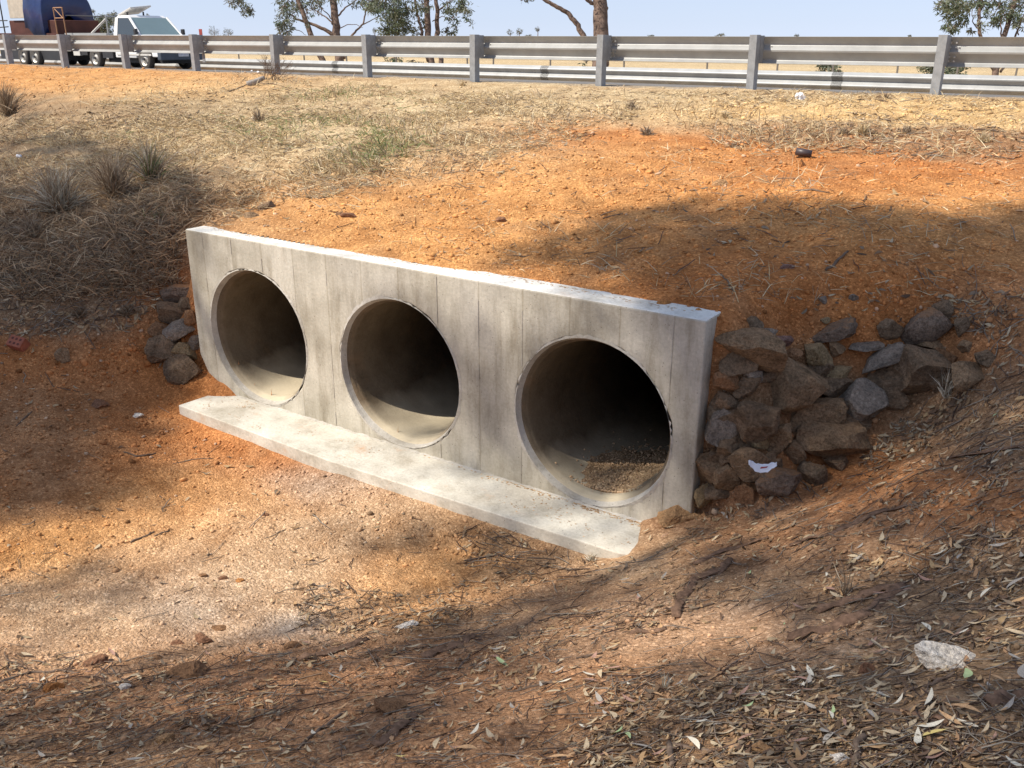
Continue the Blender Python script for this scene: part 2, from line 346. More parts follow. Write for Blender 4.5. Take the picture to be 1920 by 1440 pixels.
M['bark'] = plain('gum_bark', (.17, .12, .095), .95, 0, .1, .35, 5, .03, 14)
M['bark2'] = plain('peeling_bark', (.19, .115, .075), .95, 0, .1, .35, 30, .006, 60)
M['stick'] = plain('dead_stick', (.16, .115, .085), .9, 0, .1, .3, 25, .003, 80)
M['paint_white'] = plain('white_car_paint', (.78, .78, .77), .3, 0, .5, .03, 2)
M['dirty_white'] = plain('road_dirtied_white', (.6, .58, .54), .5, 0, .4, .08, 3)
M['glass'] = plain('window_glass', (.035, .045, .05), .06, 0, .9, .05, 1)
M['screen_glass'] = plain('windscreen_glass', (.16, .23, .24), .06, 0, .9, .06, 1)
M['black'] = plain('black_plastic', (.03, .03, .033), .6)
M['bumper'] = plain('dark_blue_grey_bumper', (.06, .075, .095), .5)
M['tyre'] = plain('tyre_rubber', (.07, .062, .055), .9)
M['rim'] = plain('steel_rim', (.5, .47, .42), .45, .4)
M['tarp'] = plain('blue_tarpaulin', (.012, .027, .105), .30, 0, .5, .2, 1.5, .02, 3)
M['beige'] = plain('beige_board', (.46, .40, .32), .8)
M['redbox'] = plain('brownish_red_paint', (.085, .03, .022), .7, 0, .3, .25, 2)
M['rust'] = plain('rusty_orange_steel', (.30, .15, .07), .7)
M['redplate'] = plain('red_marker', (.28, .045, .035), .5)
M['plate'] = plain('number_plate', (.62, .62, .62), .4)
M['plastic_pipe'] = plain('dark_brown_pipe', (.055, .04, .04), .45)
M['brick'] = plain('red_clay_brick', (.33, .12, .075), .9, 0, .2, .15, 20, .001, 100)
M['hole'] = plain('brick_hole', (.12, .04, .03), .95)
M['wood'] = plain('weathered_grey_wood', (.36, .32, .28), .9, 0, .2, .25, 10, .003, 30)
M['paper'] = plain('white_paper', (.74, .75, .80), .7, 0, .3, .05, 12)
M['paperred'] = plain('red_print', (.32, .05, .06), .6)
M['foil'] = plain('foil_lining', (.45, .44, .36), .35, .5)
M['fencewire'] = plain('fence_steel', (.16, .14, .12), .7)
def road_mat():
    m, n, l, b = new_mat('asphalt')
    tc = N(n, 'ShaderNodeTexCoord'); n1 = N(n, 'ShaderNodeTexNoise', Scale=90.0, Detail=4.0, Roughness=.8); l.new(tc.outputs['Object'], n1.inputs['Vector'])
    n0 = N(n, 'ShaderNodeTexNoise', Scale=1.2, Detail=4.0); l.new(tc.outputs['Object'], n0.inputs['Vector'])
    r = ramp(n, [(.35, (.09, .085, .082)), (.65, (.22, .205, .19))]); l.new(n1.outputs['Fac'], r.inputs['Fac'])
    r0 = ramp(n, [(.35, (.8, .8, .8)), (.65, (1.2, 1.17, 1.1))]); l.new(n0.outputs['Fac'], r0.inputs['Fac'])
    mx = N(n, 'ShaderNodeVectorMath', operation='MULTIPLY'); l.new(r.outputs['Color'], mx.inputs[0]); l.new(r0.outputs['Color'], mx.inputs[1])
    l.new(mx.outputs['Vector'], b.inputs['Base Color']); b.inputs['Roughness'].default_value = .9
    bp = N(n, 'ShaderNodeBump', Strength=.8, Distance=.006); l.new(n1.outputs['Fac'], bp.inputs['Height']); l.new(bp.outputs['Normal'], b.inputs['Normal'])
    return m
M['road'] = road_mat()

# ------------------------------------------------------------------ object helpers
def link(name, me, mat=None, parent=None, smooth=False):
    o = bpy.data.objects.new(name, me); COL.objects.link(o)
    if mat is not None and len(me.materials) == 0: me.materials.append(mat)
    if parent is not None: o.parent = parent
    if smooth: me.polygons.foreach_set('use_smooth', np.ones(len(me.polygons), bool))
    return o
def tag(o, label=None, cat=None, group=None, kind=None):
    if label: o['label'] = label
    if cat: o['category'] = cat
    if group: o['group'] = group
    if kind: o['kind'] = kind
    return o
def empty(name, loc, rz=0.0):
    o = bpy.data.objects.new(name, None); COL.objects.link(o); o.location = loc; o.rotation_euler = (0, 0, rz); o.empty_display_size = .2
    return o
def big_mesh(name, V, F, C=None, mat=None, smooth=False):
    """V (n,3), F (m,k) all faces alike"""
    me = bpy.data.meshes.new(name); V = np.asarray(V, np.float32); F = np.asarray(F, np.int32)
    k = F.shape[1]
    me.vertices.add(len(V)); me.vertices.foreach_set('co', V.ravel())
    me.loops.add(F.size); me.loops.foreach_set('vertex_index', F.ravel())
    me.polygons.add(len(F)); me.polygons.foreach_set('loop_start', np.arange(len(F), dtype=np.int32) * k)
    me.polygons.foreach_set('loop_total', np.full(len(F), k, np.int32))
    if smooth: me.polygons.foreach_set('use_smooth', np.ones(len(F), bool))
    me.update(calc_edges=True)
    if C is not None:
        at = me.color_attributes.new('Col', 'FLOAT_COLOR', 'POINT')
        c = np.ones((len(V), 4), np.float32); c[:, :3] = np.clip(C, 0, 1); at.data.foreach_set('color', c.ravel())
    if mat: me.materials.append(mat)
    return me
class MB:
    def __init__(s): s.v = []; s.f = []
    def add(s, vs, fs):
        o = len(s.v); s.v += [tuple(v) for v in vs]; s.f += [tuple(i + o for i in f) for f in fs]; return s
    def box(s, x0, x1, y0, y1, z0, z1, mat=None):
        vs = [(x, y, z) for x in (x0, x1) for y in (y0, y1) for z in (z0, z1)]
        if mat is not None: vs = [tuple(mat @ Vector(v)) for v in vs]
        return s.add(vs, [(0, 1, 3, 2), (4, 6, 7, 5), (0, 4, 5, 1), (2, 3, 7, 6), (0, 2, 6, 4), (1, 5, 7, 3)])
    def prism(s, prof, a, b, axis='x'):
        n = len(prof); vs = []
        for t in (a, b):
            for (p, q) in prof:
                vs.append({'x': (t, p, q), 'y': (p, t, q), 'z': (p, q, t)}[axis])
        fs = [tuple(range(n))[::-1], tuple(range(n, 2 * n))] + [(i, (i + 1) % n, n + (i + 1) % n, n + i) for i in range(n)]
        return s.add(vs, fs)
    def tube(s, pts, radii, n=8, cap=True):
        pts = [Vector(p) for p in pts]; m = len(pts)
        if not hasattr(radii, '__len__'): radii = [radii] * m
        o = len(s.v); up = Vector((0, 0, 1))
        for i, p in enumerate(pts):
            d = (pts[min(i + 1, m - 1)] - pts[max(i - 1, 0)]).normalized()
            a = d.cross(up if abs(d.z) < .95 else Vector((1, 0, 0))).normalized(); b = d.cross(a)
            for k in range(n):
                t = 2 * math.pi * k / n; s.v.append(tuple(p + (a * math.cos(t) + b * math.sin(t)) * radii[i]))
        for i in range(m - 1):
            for k in range(n):
                s.f.append((o + i * n + k, o + i * n + (k + 1) % n, o + (i + 1) * n + (k + 1) % n, o + (i + 1) * n + k))
        if cap:
            s.f.append(tuple(o + k for k in range(n))[::-1]); s.f.append(tuple(o + (m - 1) * n + k for k in range(n)))
        return s
    def ribbon(s, prof, x0, x1, th=0.0):
        """open (y,z) section swept along x"""
        n = len(prof); o = len(s.v)
        for x in (x0, x1):
            for (y, z) in prof: s.v.append((x, y, z))
        s.f += [(o + i, o + i + 1, o + n + i + 1, o + n + i) for i in range(n - 1)]
        return s
    def mesh(s, name):
        me = bpy.data.meshes.new(name); me.from_pydata(s.v, [], s.f); me.update()
        bm = bmesh.new(); bm.from_mesh(me); bmesh.ops.recalc_face_normals(bm, faces=bm.faces); bm.to_mesh(me); bm.free()
        return me
    def build(s, name, mat, parent=None, smooth=False):
        return link(name, s.mesh(name), mat, parent, smooth)
def bevel(o, w=.01, seg=2):
    md = o.modifiers.new('bevel', 'BEVEL'); md.width = w; md.segments = seg; md.limit_method = 'ANGLE'; md.angle_limit = math.radians(35)
    return o

# ------------------------------------------------------------------ soil colours by place
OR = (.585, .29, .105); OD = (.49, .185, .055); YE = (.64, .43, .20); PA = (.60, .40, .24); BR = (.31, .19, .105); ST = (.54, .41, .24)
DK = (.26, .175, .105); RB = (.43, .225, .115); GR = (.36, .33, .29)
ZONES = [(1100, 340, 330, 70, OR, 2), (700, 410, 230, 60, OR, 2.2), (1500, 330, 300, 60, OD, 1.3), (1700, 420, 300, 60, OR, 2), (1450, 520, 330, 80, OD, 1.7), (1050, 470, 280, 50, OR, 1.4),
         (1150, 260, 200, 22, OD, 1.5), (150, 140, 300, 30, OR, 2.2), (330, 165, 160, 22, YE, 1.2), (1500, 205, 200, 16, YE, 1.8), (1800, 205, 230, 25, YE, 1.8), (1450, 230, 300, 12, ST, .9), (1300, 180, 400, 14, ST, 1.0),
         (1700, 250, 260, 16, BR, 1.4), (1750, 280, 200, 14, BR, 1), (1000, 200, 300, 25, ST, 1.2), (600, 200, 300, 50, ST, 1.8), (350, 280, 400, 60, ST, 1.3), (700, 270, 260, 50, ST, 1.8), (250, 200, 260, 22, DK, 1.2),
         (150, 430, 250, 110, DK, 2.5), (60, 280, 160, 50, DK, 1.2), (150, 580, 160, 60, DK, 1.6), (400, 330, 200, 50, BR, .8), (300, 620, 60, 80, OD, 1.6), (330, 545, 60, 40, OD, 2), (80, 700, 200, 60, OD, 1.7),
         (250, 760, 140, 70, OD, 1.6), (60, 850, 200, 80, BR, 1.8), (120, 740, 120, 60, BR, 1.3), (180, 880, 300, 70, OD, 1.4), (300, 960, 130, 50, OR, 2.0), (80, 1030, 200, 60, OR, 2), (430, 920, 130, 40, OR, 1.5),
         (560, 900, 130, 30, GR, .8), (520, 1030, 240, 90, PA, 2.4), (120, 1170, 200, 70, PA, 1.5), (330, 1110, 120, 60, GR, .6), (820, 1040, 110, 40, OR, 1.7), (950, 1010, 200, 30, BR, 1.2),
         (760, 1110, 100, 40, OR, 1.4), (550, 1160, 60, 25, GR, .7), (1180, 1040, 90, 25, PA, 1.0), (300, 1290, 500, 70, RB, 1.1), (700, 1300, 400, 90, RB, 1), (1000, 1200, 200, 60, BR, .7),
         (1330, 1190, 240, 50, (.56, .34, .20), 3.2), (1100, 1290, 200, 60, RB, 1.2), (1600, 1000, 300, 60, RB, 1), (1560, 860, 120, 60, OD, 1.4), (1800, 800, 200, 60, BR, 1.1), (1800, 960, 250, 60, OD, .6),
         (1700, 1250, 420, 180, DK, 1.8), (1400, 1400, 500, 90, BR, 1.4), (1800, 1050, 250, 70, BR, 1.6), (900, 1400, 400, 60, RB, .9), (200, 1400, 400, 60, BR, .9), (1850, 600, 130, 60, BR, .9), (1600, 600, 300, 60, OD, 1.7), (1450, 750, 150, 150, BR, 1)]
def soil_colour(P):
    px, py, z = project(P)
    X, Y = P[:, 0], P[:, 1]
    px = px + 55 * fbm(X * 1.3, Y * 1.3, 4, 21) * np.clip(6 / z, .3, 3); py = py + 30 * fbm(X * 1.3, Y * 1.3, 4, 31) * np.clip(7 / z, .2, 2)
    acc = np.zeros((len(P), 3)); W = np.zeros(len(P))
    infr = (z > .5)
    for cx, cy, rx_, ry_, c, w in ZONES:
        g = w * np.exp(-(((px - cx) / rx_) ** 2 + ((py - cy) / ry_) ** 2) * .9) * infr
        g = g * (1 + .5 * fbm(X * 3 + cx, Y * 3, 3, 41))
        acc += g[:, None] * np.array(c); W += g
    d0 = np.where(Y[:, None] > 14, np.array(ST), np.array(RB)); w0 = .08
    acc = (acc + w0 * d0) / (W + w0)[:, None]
    # litter stain
    ln = sstep(.1, .6, fbm(X * 2.2, Y * 2.2, 4, 51))[:, None] * .25
    acc = acc * (1 - ln) + np.array(BR) * ln
    # gravel shoulder by the rail, dry paddock beyond the road
    g = (sstep(13.9, 14.5, Y) * (1 - sstep(22.3, 23.0, Y)) * (0.65 + .35 * fbm(X * 2, Y * 2, 3, 61)))[:, None]
    acc = acc * (1 - g) + np.array((.30, .25, .20)) * g
    f = sstep(22.3, 24, Y)[:, None]; fn = fbm(X * .15, Y * .15, 4, 71)[:, None]
    acc = acc * (1 - f) + (np.array((.50, .38, .22)) * (1 + .2 * fn)) * f
    far = sstep(60, 250, np.hypot(X, Y))[:, None]
    acc = acc * (1 - far) + np.array((.48, .37, .23)) * (1 + .06 * fn) * far
    return acc

# ------------------------------------------------------------------ ground, one sheet to the horizon
def build_ground():
    head = math.atan2(FLAT[1], FLAT[0])
    th = []
    a = -math.pi
    while a < math.pi - 1e-6:
        th.append(a); aa = abs(a)
        a += math.radians(.14) if aa < math.radians(34) else (math.radians(.5) if aa < math.radians(60) else math.radians(3))
    th = np.array(th); nt = len(th)
    r = [.25]
    while r[-1] < 9000:
        x = r[-1]
        k = 1.05 if x < 1.4 else (1.0052 if x < 17.5 else (1.012 if x < 40 else 1.06))
        r.append(x * k)
    r = np.array(r); nr = len(r)
    T, R = np.meshgrid(th, r, indexing='ij')
    X = CAM[0] + R * np.cos(head + T); Y = CAM[1] + R * np.sin(head + T)
    X = X.ravel(); Y = Y.ravel()
    Z = height(X, Y)
    dist = np.hypot(X, Y)
    road = (Y > 15.25) & (Y < 21.95)
    Z = Z - .03 * road
    far = sstep(150, 500, dist); Z = Z * (1 - far) + (.9 * far); Z = np.where(dist > 500, np.minimum(Z, .9), Z)
    i, j = np.meshgrid(np.arange(nt), np.arange(nr - 1), indexing='ij')
    i2 = (i + 1) % nt
    F = np.stack([i * nr + j, i * nr + j + 1, i2 * nr + j + 1, i2 * nr + j], -1).reshape(-1, 4)
    # open the sheet where the headwall and its pipes stand
    zz = Z[F]; yy = Y[F].mean(1); xx = X[F].mean(1)
    inx = (xx > WX0 + .06) & (xx < WX1 - .04)
    cut = inx & ((zz.max(1) - zz.min(1)) > .25) & (yy > 5.2) & (yy < 5.6)
    F = F[~cut]
    V = np.stack([X, Y, Z], -1)
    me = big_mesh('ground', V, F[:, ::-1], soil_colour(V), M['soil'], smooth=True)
    o = link('ground', me); tag(o, kind='structure')
build_ground()
# inner part of the sheet under the camera
def under():
    n = 24; mb = MB(); z0 = float(height(np.array([0.]), np.array([0.]))[0])
    head = math.atan2(FLAT[1], FLAT[0])
    mb.v = [(0, 0, z0)] + [(.255 * math.cos(head + 2 * math.pi * k / n), .255 * math.sin(head + 2 * math.pi * k / n), z0 - .004) for k in range(n)]
    mb.f = [(0, 1 + k, 1 + (k + 1) % n) for k in range(n)]
    me = mb.mesh('ground_patch'); at = me.color_attributes.new('Col', 'FLOAT_COLOR', 'POINT')
    at.data.foreach_set('color', np.tile(np.array([*RB, 1.0], np.float32), len(me.vertices)))
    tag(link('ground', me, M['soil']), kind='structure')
under()
# road
mb = MB(); ys = np.linspace(15.25, 21.95, 8)
zr = road_profile(ys)
xs = np.linspace(-160, 60, 60)
mb.v = [(x, y, z + .012) for x in xs for y, z in zip(ys, zr)]
mb.f = [(i * 8 + j, (i + 1) * 8 + j, (i + 1) * 8 + j + 1, i * 8 + j + 1) for i in range(59) for j in range(7)]
tag(mb.build('road', M['road']), kind='structure')

# ------------------------------------------------------------------ culvert headwall
def cyl_mesh(x, z, r, y0, y1, n=96):
    mb = MB(); mb.prism([(x + r * math.cos(2 * math.pi * k / n), z + r * math.sin(2 * math.pi * k / n)) for k in range(n)], y0, y1, 'y'); return mb
def build_headwall():
    root = empty('culvert_headwall', (0, 0, 0))
    tag(root, 'pale concrete headwall with three round pipe openings set into the orange bank', 'culvert')
    prof = [(WX0, .33), (WX0, WZ), (WX1, WZ), (WX1, -.35), (-6.35, -.35), (-6.80, -.02), (-7.16, .15)]
    w = MB().prism(prof, WY0, WY1, 'y').build('wall', M['wall'], root)
    cut = bpy.data.objects.new('cut', None)
    c = MB()
    for x, z in PIPES:
        n = 96
        pr = [(x + (.633 + .006 * math.sin(7 * a) + .004 * math.sin(19 * a + x)) * math.cos(a), z + (.633 + .006 * math.sin(7 * a) + .004 * math.sin(19 * a + x)) * math.sin(a)) for a in [2 * math.pi * k / n for k in range(n)]]
        c.prism(pr, WY0 - .2, WY1 + .2, 'y')
    co = c.build('cutter', None)
    md = w.modifiers.new('holes', 'BOOLEAN'); md.object = co; md.operation = 'DIFFERENCE'; md.solver = 'EXACT'
    dg = bpy.context.evaluated_depsgraph_get()
    me = bpy.data.meshes.new_from_object(w.evaluated_get(dg))
    w.modifiers.clear(); w.data = me; me.materials.clear(); me.materials.append(M['wall']); me.materials.append(M['cap'])
    for p in me.polygons:
        if p.normal.z > .9 or abs(p.normal.x) > .95 and p.center.x > -3: p.material_index = 1 if p.normal.z > .9 else 0
    bpy.data.objects.remove(co); bpy.data.objects.remove(cut)
    bevel(w, .012, 2)
    # thin fins left by the joints between the form boards
    k = 0
    for bx in np.arange(math.ceil(WX0 / .39) * .39, WX1, .39):
        if bx > WX1 - .05 or bx < WX0 + .05: continue
        zlo = .02 if bx > -6.8 else .2
        segs = [(zlo, WZ - .02)]
        for x, z in PIPES:
            d = abs(bx - x)
            if d < .66:
                hh = math.sqrt(.66 ** 2 - d * d); segs = [(zlo, z - hh), (z + hh, WZ - .02)]
        for a, b in segs:
            if b - a < .03: continue
            mbs = MB(); nn = max(2, int((b - a) / .12)); r2 = random.Random(int(bx * 1000))
            for q in range(nn):
                za = a + (b - a) * q / nn; zb = a + (b - a) * (q + .97) / nn; wd = r2.uniform(.0012, .003); pr = r2.uniform(.001, .004)
                if r2.random() < .45: continue
                mbs.box(bx - wd, bx + wd, WY0 - pr, WY0 + .004, za, zb)
            mbs.build('board_fin', M['mortar'], root)['kind'] = 'stuff'
    # apron slab in front
    ap = MB(); prof = [(-7.03, 4.80), (-5.0, 4.735), (-2.42, 4.80), (-2.0, 4.95), (-1.9, WY0 - .001), (-7.0, WY0 - .001)]
    ap.prism(prof, -.16, .0, 'z'); a = ap.build('apron', M['apron'], root); bevel(a, .008, 2)
    fl = MB()
    r2 = random.Random(3)
    xs_ = np.arange(-6.75, -2.15, .04)
    for x in xs_:
        d_ = .012 + .012 * r2.random(); h_ = .004 + .012 * r2.random()
        fl.v += [(x, WY0 - d_, .0005), (x, WY0 - .002, h_), (x, WY0 + .004, h_)]
    fl.f = [(3 * i + k, 3 * i + 3 + k, 3 * i + 4 + k, 3 * i + 1 + k) for i in range(len(xs_) - 1) for k in range(2)]
    fl.build('mortar_fillet', M['mortar'], root)
    for x, z in PIPES:
        n = 96
        def ring(y, r): return [(x + r * math.cos(2 * math.pi * k / n), y, z + r * math.sin(2 * math.pi * k / n)) for k in range(n)]
        secs = [(WY0 + .045, .640), (WY0 + .045, .602), (WY0 + .075, .598), (WY0 + .085, .588), (WY0 + .10, .583), (WY0 + .12, .582)]
        y = WY0 + .12
        joints = []
        while y < 21:
            y2 = y + 2.4; secs += [(y2 - .012, .582), (y2 - .010, .592), (y2 + .002, .592), (y2 + .004, .582)]; y = y2
        secs += [(21.5, .582), (21.5, .70), (WY0 + .3, .70)]
        mbp = MB()
        for (yy, rr) in secs: mbp.v += ring(yy, rr)
        mbp.f = [(i * n + k, i * n + (k + 1) % n, (i + 1) * n + (k + 1) % n, (i + 1) * n + k) for i in range(len(secs) - 1) for k in range(n)]
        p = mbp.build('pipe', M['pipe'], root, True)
        # ragged mortar lip round the opening
        ml = MB(); q = 150; r3 = random.Random(int(x * 77)); rows = 4
        for k in range(q):
            a = 2 * math.pi * k / q; ro = .634 + r3.uniform(.0, .018) + .010 * math.sin(3 * a + x); ri = .608 + .003 * math.sin(5 * a + x) + r3.uniform(-.0008, .0008)
            for (rr, yy) in ((ro, WY0 - .0015), (.633 - .004, WY0 - .004 - r3.uniform(0, .003)), (ri + .012, WY0 + .02), (ri, WY0 + .05)):
                ml.v.append((x + rr * math.cos(a), yy, z + rr * math.sin(a)))
        ml.f = [(k * 4 + i, ((k + 1) % q) * 4 + i, ((k + 1) % q) * 4 + i + 1, k * 4 + i + 1) for k in range(q) for i in range(3)]
        ml.build('collar', M['mortar'], root)
    cp = MB()
    for x, z in PIPES:
        cp.box(x - .62, x + .62, 21.5, 21.52, z - .62, z + .62)
    return root
build_headwall()

# ------------------------------------------------------------------ guardrails
def post_proto():
    """C-section steel post, foot at z = -0.5, top at 0.80"""
    mb = MB(); t = .006; w = .115; d = .15
    pr = [(-w / 2, -d), (w / 2, -d), (w / 2, -d + .03), (w / 2 - t, -d + .03), (w / 2 - t, -d + t), (-w / 2 + t, -d + t), (-w / 2 + t, -t), (w / 2 - t, -t), (w / 2 - t, -.03), (w / 2, -.03), (w / 2, 0), (-w / 2, 0)]
    mb.prism([(-w / 2 * 1, -d), (w / 2, -d), (w / 2, 0), (-w / 2, 0)], -.5, .80, 'z')
    return mb.mesh('post')
def wprof(s, top, h=.385, dep=.083):
    """(y,z) of the W section; s = +1 ridges towards +y"""
    z = lambda f: top - h * f
    if s > 0:
        return [(0, z(0)), (dep * .5, z(.12)), (dep * .96, z(.25)), (dep, z(.29)), (dep * .9, z(.33)), (dep * .2, z(.46)), (0, z(.50)), (dep * .06, z(.56)), (dep * .95, z(.84)), (dep, z(.87)), (dep * .9, z(.9)), (dep * .1, z(1))]
    return [(0, z(0)), (-dep * .85, z(.17)), (-dep, z(.22)), (-dep * .92, z(.28)), (-dep * .15, z(.46)), (0, z(.5)), (-dep * .15, z(.54)), (-dep * .88, z(.70)), (-dep, z(.75)), (-dep * .92, z(.80)), (0, z(1))]
def guardrail_near():
    root = empty('guardrail', (RX0, RY, 2.455))
    tag(root, 'galvanised steel guardrail seen from behind along the near road shoulder', 'guardrail')
    pm = post_proto(); pm.materials.append(M['galv_post'])
    bmb = MB(); bmb.box(-.055, .055, 0.003, .15, .40, .79); bl = bmb.mesh('spacer_block'); bl.materials.append(M['galv_post'])
    bo = MB(); bo.tube([(0, .155, .60), (0, .13, .60)], .022, 8); bom = bo.mesh('bolt'); bom.materials.append(M['bolt'])
    for i in range(-2, 14):
        x = -RSP * i
        p = link('post', pm, None, root); p.location = (x, 0, 0)
        p.rotation_euler = (rnd.uniform(-.012, .012), rnd.uniform(-.014, .014), rnd.uniform(-.03, .03))
        q = link('spacer_block', bl, None, root); q.location = (x, 0, 0)
        for dz in (0,):
            for dx in (.10, .16):
                b = link('bolt', bom, None, root); b.location = (x + dx, .06, dz + (.02 if dx > .12 else -.02))
    sp_ = MB(); sp_.tube([(0, .175, 0), (0, .145, 0)], .013, 6); spm = sp_.mesh('splice_bolt'); spm.materials.append(M['bolt'])
    for i in range(-2, 13, 2):
        xa = -RSP * i + .18; xb = -RSP * (i + 2) - .14
        mb = MB(); off = .004 if (i // 2) % 2 else 0
        pr = [(y + .152 + off, z) for y, z in wprof(1, .775)]
        mb.ribbon(pr, xb, xa); o = mb.build('rail_beam', M['galv'], root, False)
        sd = o.modifiers.new('s', 'SOLIDIFY'); sd.thickness = .0035; sd.offset = 1
        for zz in (.46, .515, .64, .70):
            for dx in (.03, .10):
                b = link('splice_bolt', spm, None, root); b.location = (xa - dx - .02, 0, zz)
guardrail_near()
def guardrail_far():
    Y = 22.5; z0 = 2.49
    root = empty('guardrail', (-2.7, Y, 2.09))
    tag(root, 'bright low guardrail on the far side of the road, ridged face towards the viewer', 'guardrail')
    pm = MB().box(-.055, .055, .10, .22, -.6, .30).mesh('post'); pm.materials.append(M['galv_post'])
    sp = 1.325
    for i in range(-8, 32):
        p = link('post', pm, None, root); p.location = (-sp * i + .35, 0, 0); p.rotation_euler = (rnd.uniform(-.01, .01), rnd.uniform(-.01, .01), 0)
    for i in range(-9, 33, 6):
        xa = -sp * i + .4; xb = xa - sp * 6 - .25
        mb = MB(); mb.ribbon([(y + .09 - (.004 if i % 12 else 0), z) for y, z in wprof(-1, z0 - 2.09)], xb, xa)
        o = mb.build('rail_beam', M['galv'], root); sd = o.modifiers.new('s', 'SOLIDIFY'); sd.thickness = .0035; sd.offset = 1
guardrail_far()
# red reflector plate behind the tenth post
mpx = at_Y(377, 62, RY + .25)
rt = empty('marker_plate', (mpx[0], mpx[1], 3.0)); tag(rt, 'small dull red marker plate standing just above the guardrail right of the pickup', 'road marker')
MB().box(-.045, .045, -.006, .006, -.35, .2).build('stem', M['galv_post'], rt); pl = MB().box(-.055, .055, -.012, -.0065, .12, .37).build('plate', M['redplate'], rt)

# farm fence far behind
ff = empty('farm_fence', (-20, 26.0, 1.6)); tag(ff, 'thin wire farm fence with steel posts beyond the far guardrail', 'fence')
fpm = MB().box(-.02, .02, -.02, .02, -.3, 1.05).mesh('post'); fpm.materials.append(M['fencewire'])
for px in (150, 389, 453, 574, 653, 745, 878, 924, 1031, 1170, 1325, 1456, 1560, 1682, 1790, 1900):
    X = at_Y(px, 150, 26.0)[0]
    o = link('post', fpm, None, ff); o.location = (X + 20, 0, 0); o.rotation_euler = (0, rnd.uniform(-.04, .04), 0)
for z in (.35, .65, .95):
    MB().tube([(-60, 0, z), (-20, 0, z - .01), (20, 0, z), (45, 0, z)], .003, 4).build('wire', M['fencewire'], ff)

# ------------------------------------------------------------------ vehicles on the road
def wheel(parent, x, y, r, w=.2, name='wheel'):
    t = MB(); n = 28
    secs = [(-w / 2, r * .62), (-w / 2, r * .9), (-w * .38, r), (w * .38, r), (w / 2, r * .9), (w / 2, r * .62)]
    for yy, rr in secs: t.v += [(rr * math.cos(2 * math.pi * k / n), yy, rr * math.sin(2 * math.pi * k / n)) for k in range(n)]
    t.f = [(i * n + k, i * n + (k + 1) % n, (i + 1) * n + (k + 1) % n, (i + 1) * n + k) for i in range(5) for k in range(n)]
    wo = t.build(name, M['tyre'], parent, True); wo.location = (x, y, r)
    s = -1
    rm = MB(); secs = [(s * w * .5, r * .63), (s * w * .46, r * .60), (s * w * .30, r * .54), (s * w * .16, r * .42), (s * w * .30, r * .26), (s * w * .42, r * .16), (s * w * .42, .001)]
    for yy, rr in secs: rm.v += [(rr * math.cos(2 * math.pi * k / n), yy, rr * math.sin(2 * math.pi * k / n)) for k in range(n)]
    rm.f = [(i * n + k, i * n + (k + 1) % n, (i + 1) * n + (k + 1) % n, (i + 1) * n + k) for i in range(6) for k in range(n)]
    ro = rm.build('rim', M['rim'], wo, True)
    hb = MB()
    for k in range(6):
        a = 2 * math.pi * k / 6; hb.tube([(r * .44 * math.cos(a), -w * .20, r * .44 * math.sin(a)), (r * .44 * math.cos(a), -w * .27, r * .44 * math.sin(a))], r * .07, 6)
    vents = hb.build('hub_holes', M['black'], wo); vents['kind'] = 'stuff'
    hc = MB(); hc.tube([(0, -w * .4, 0), (0, -w * .62, 0)], r * .13, 10); hc.build('hub_cap', M['black'], wo)
    return wo
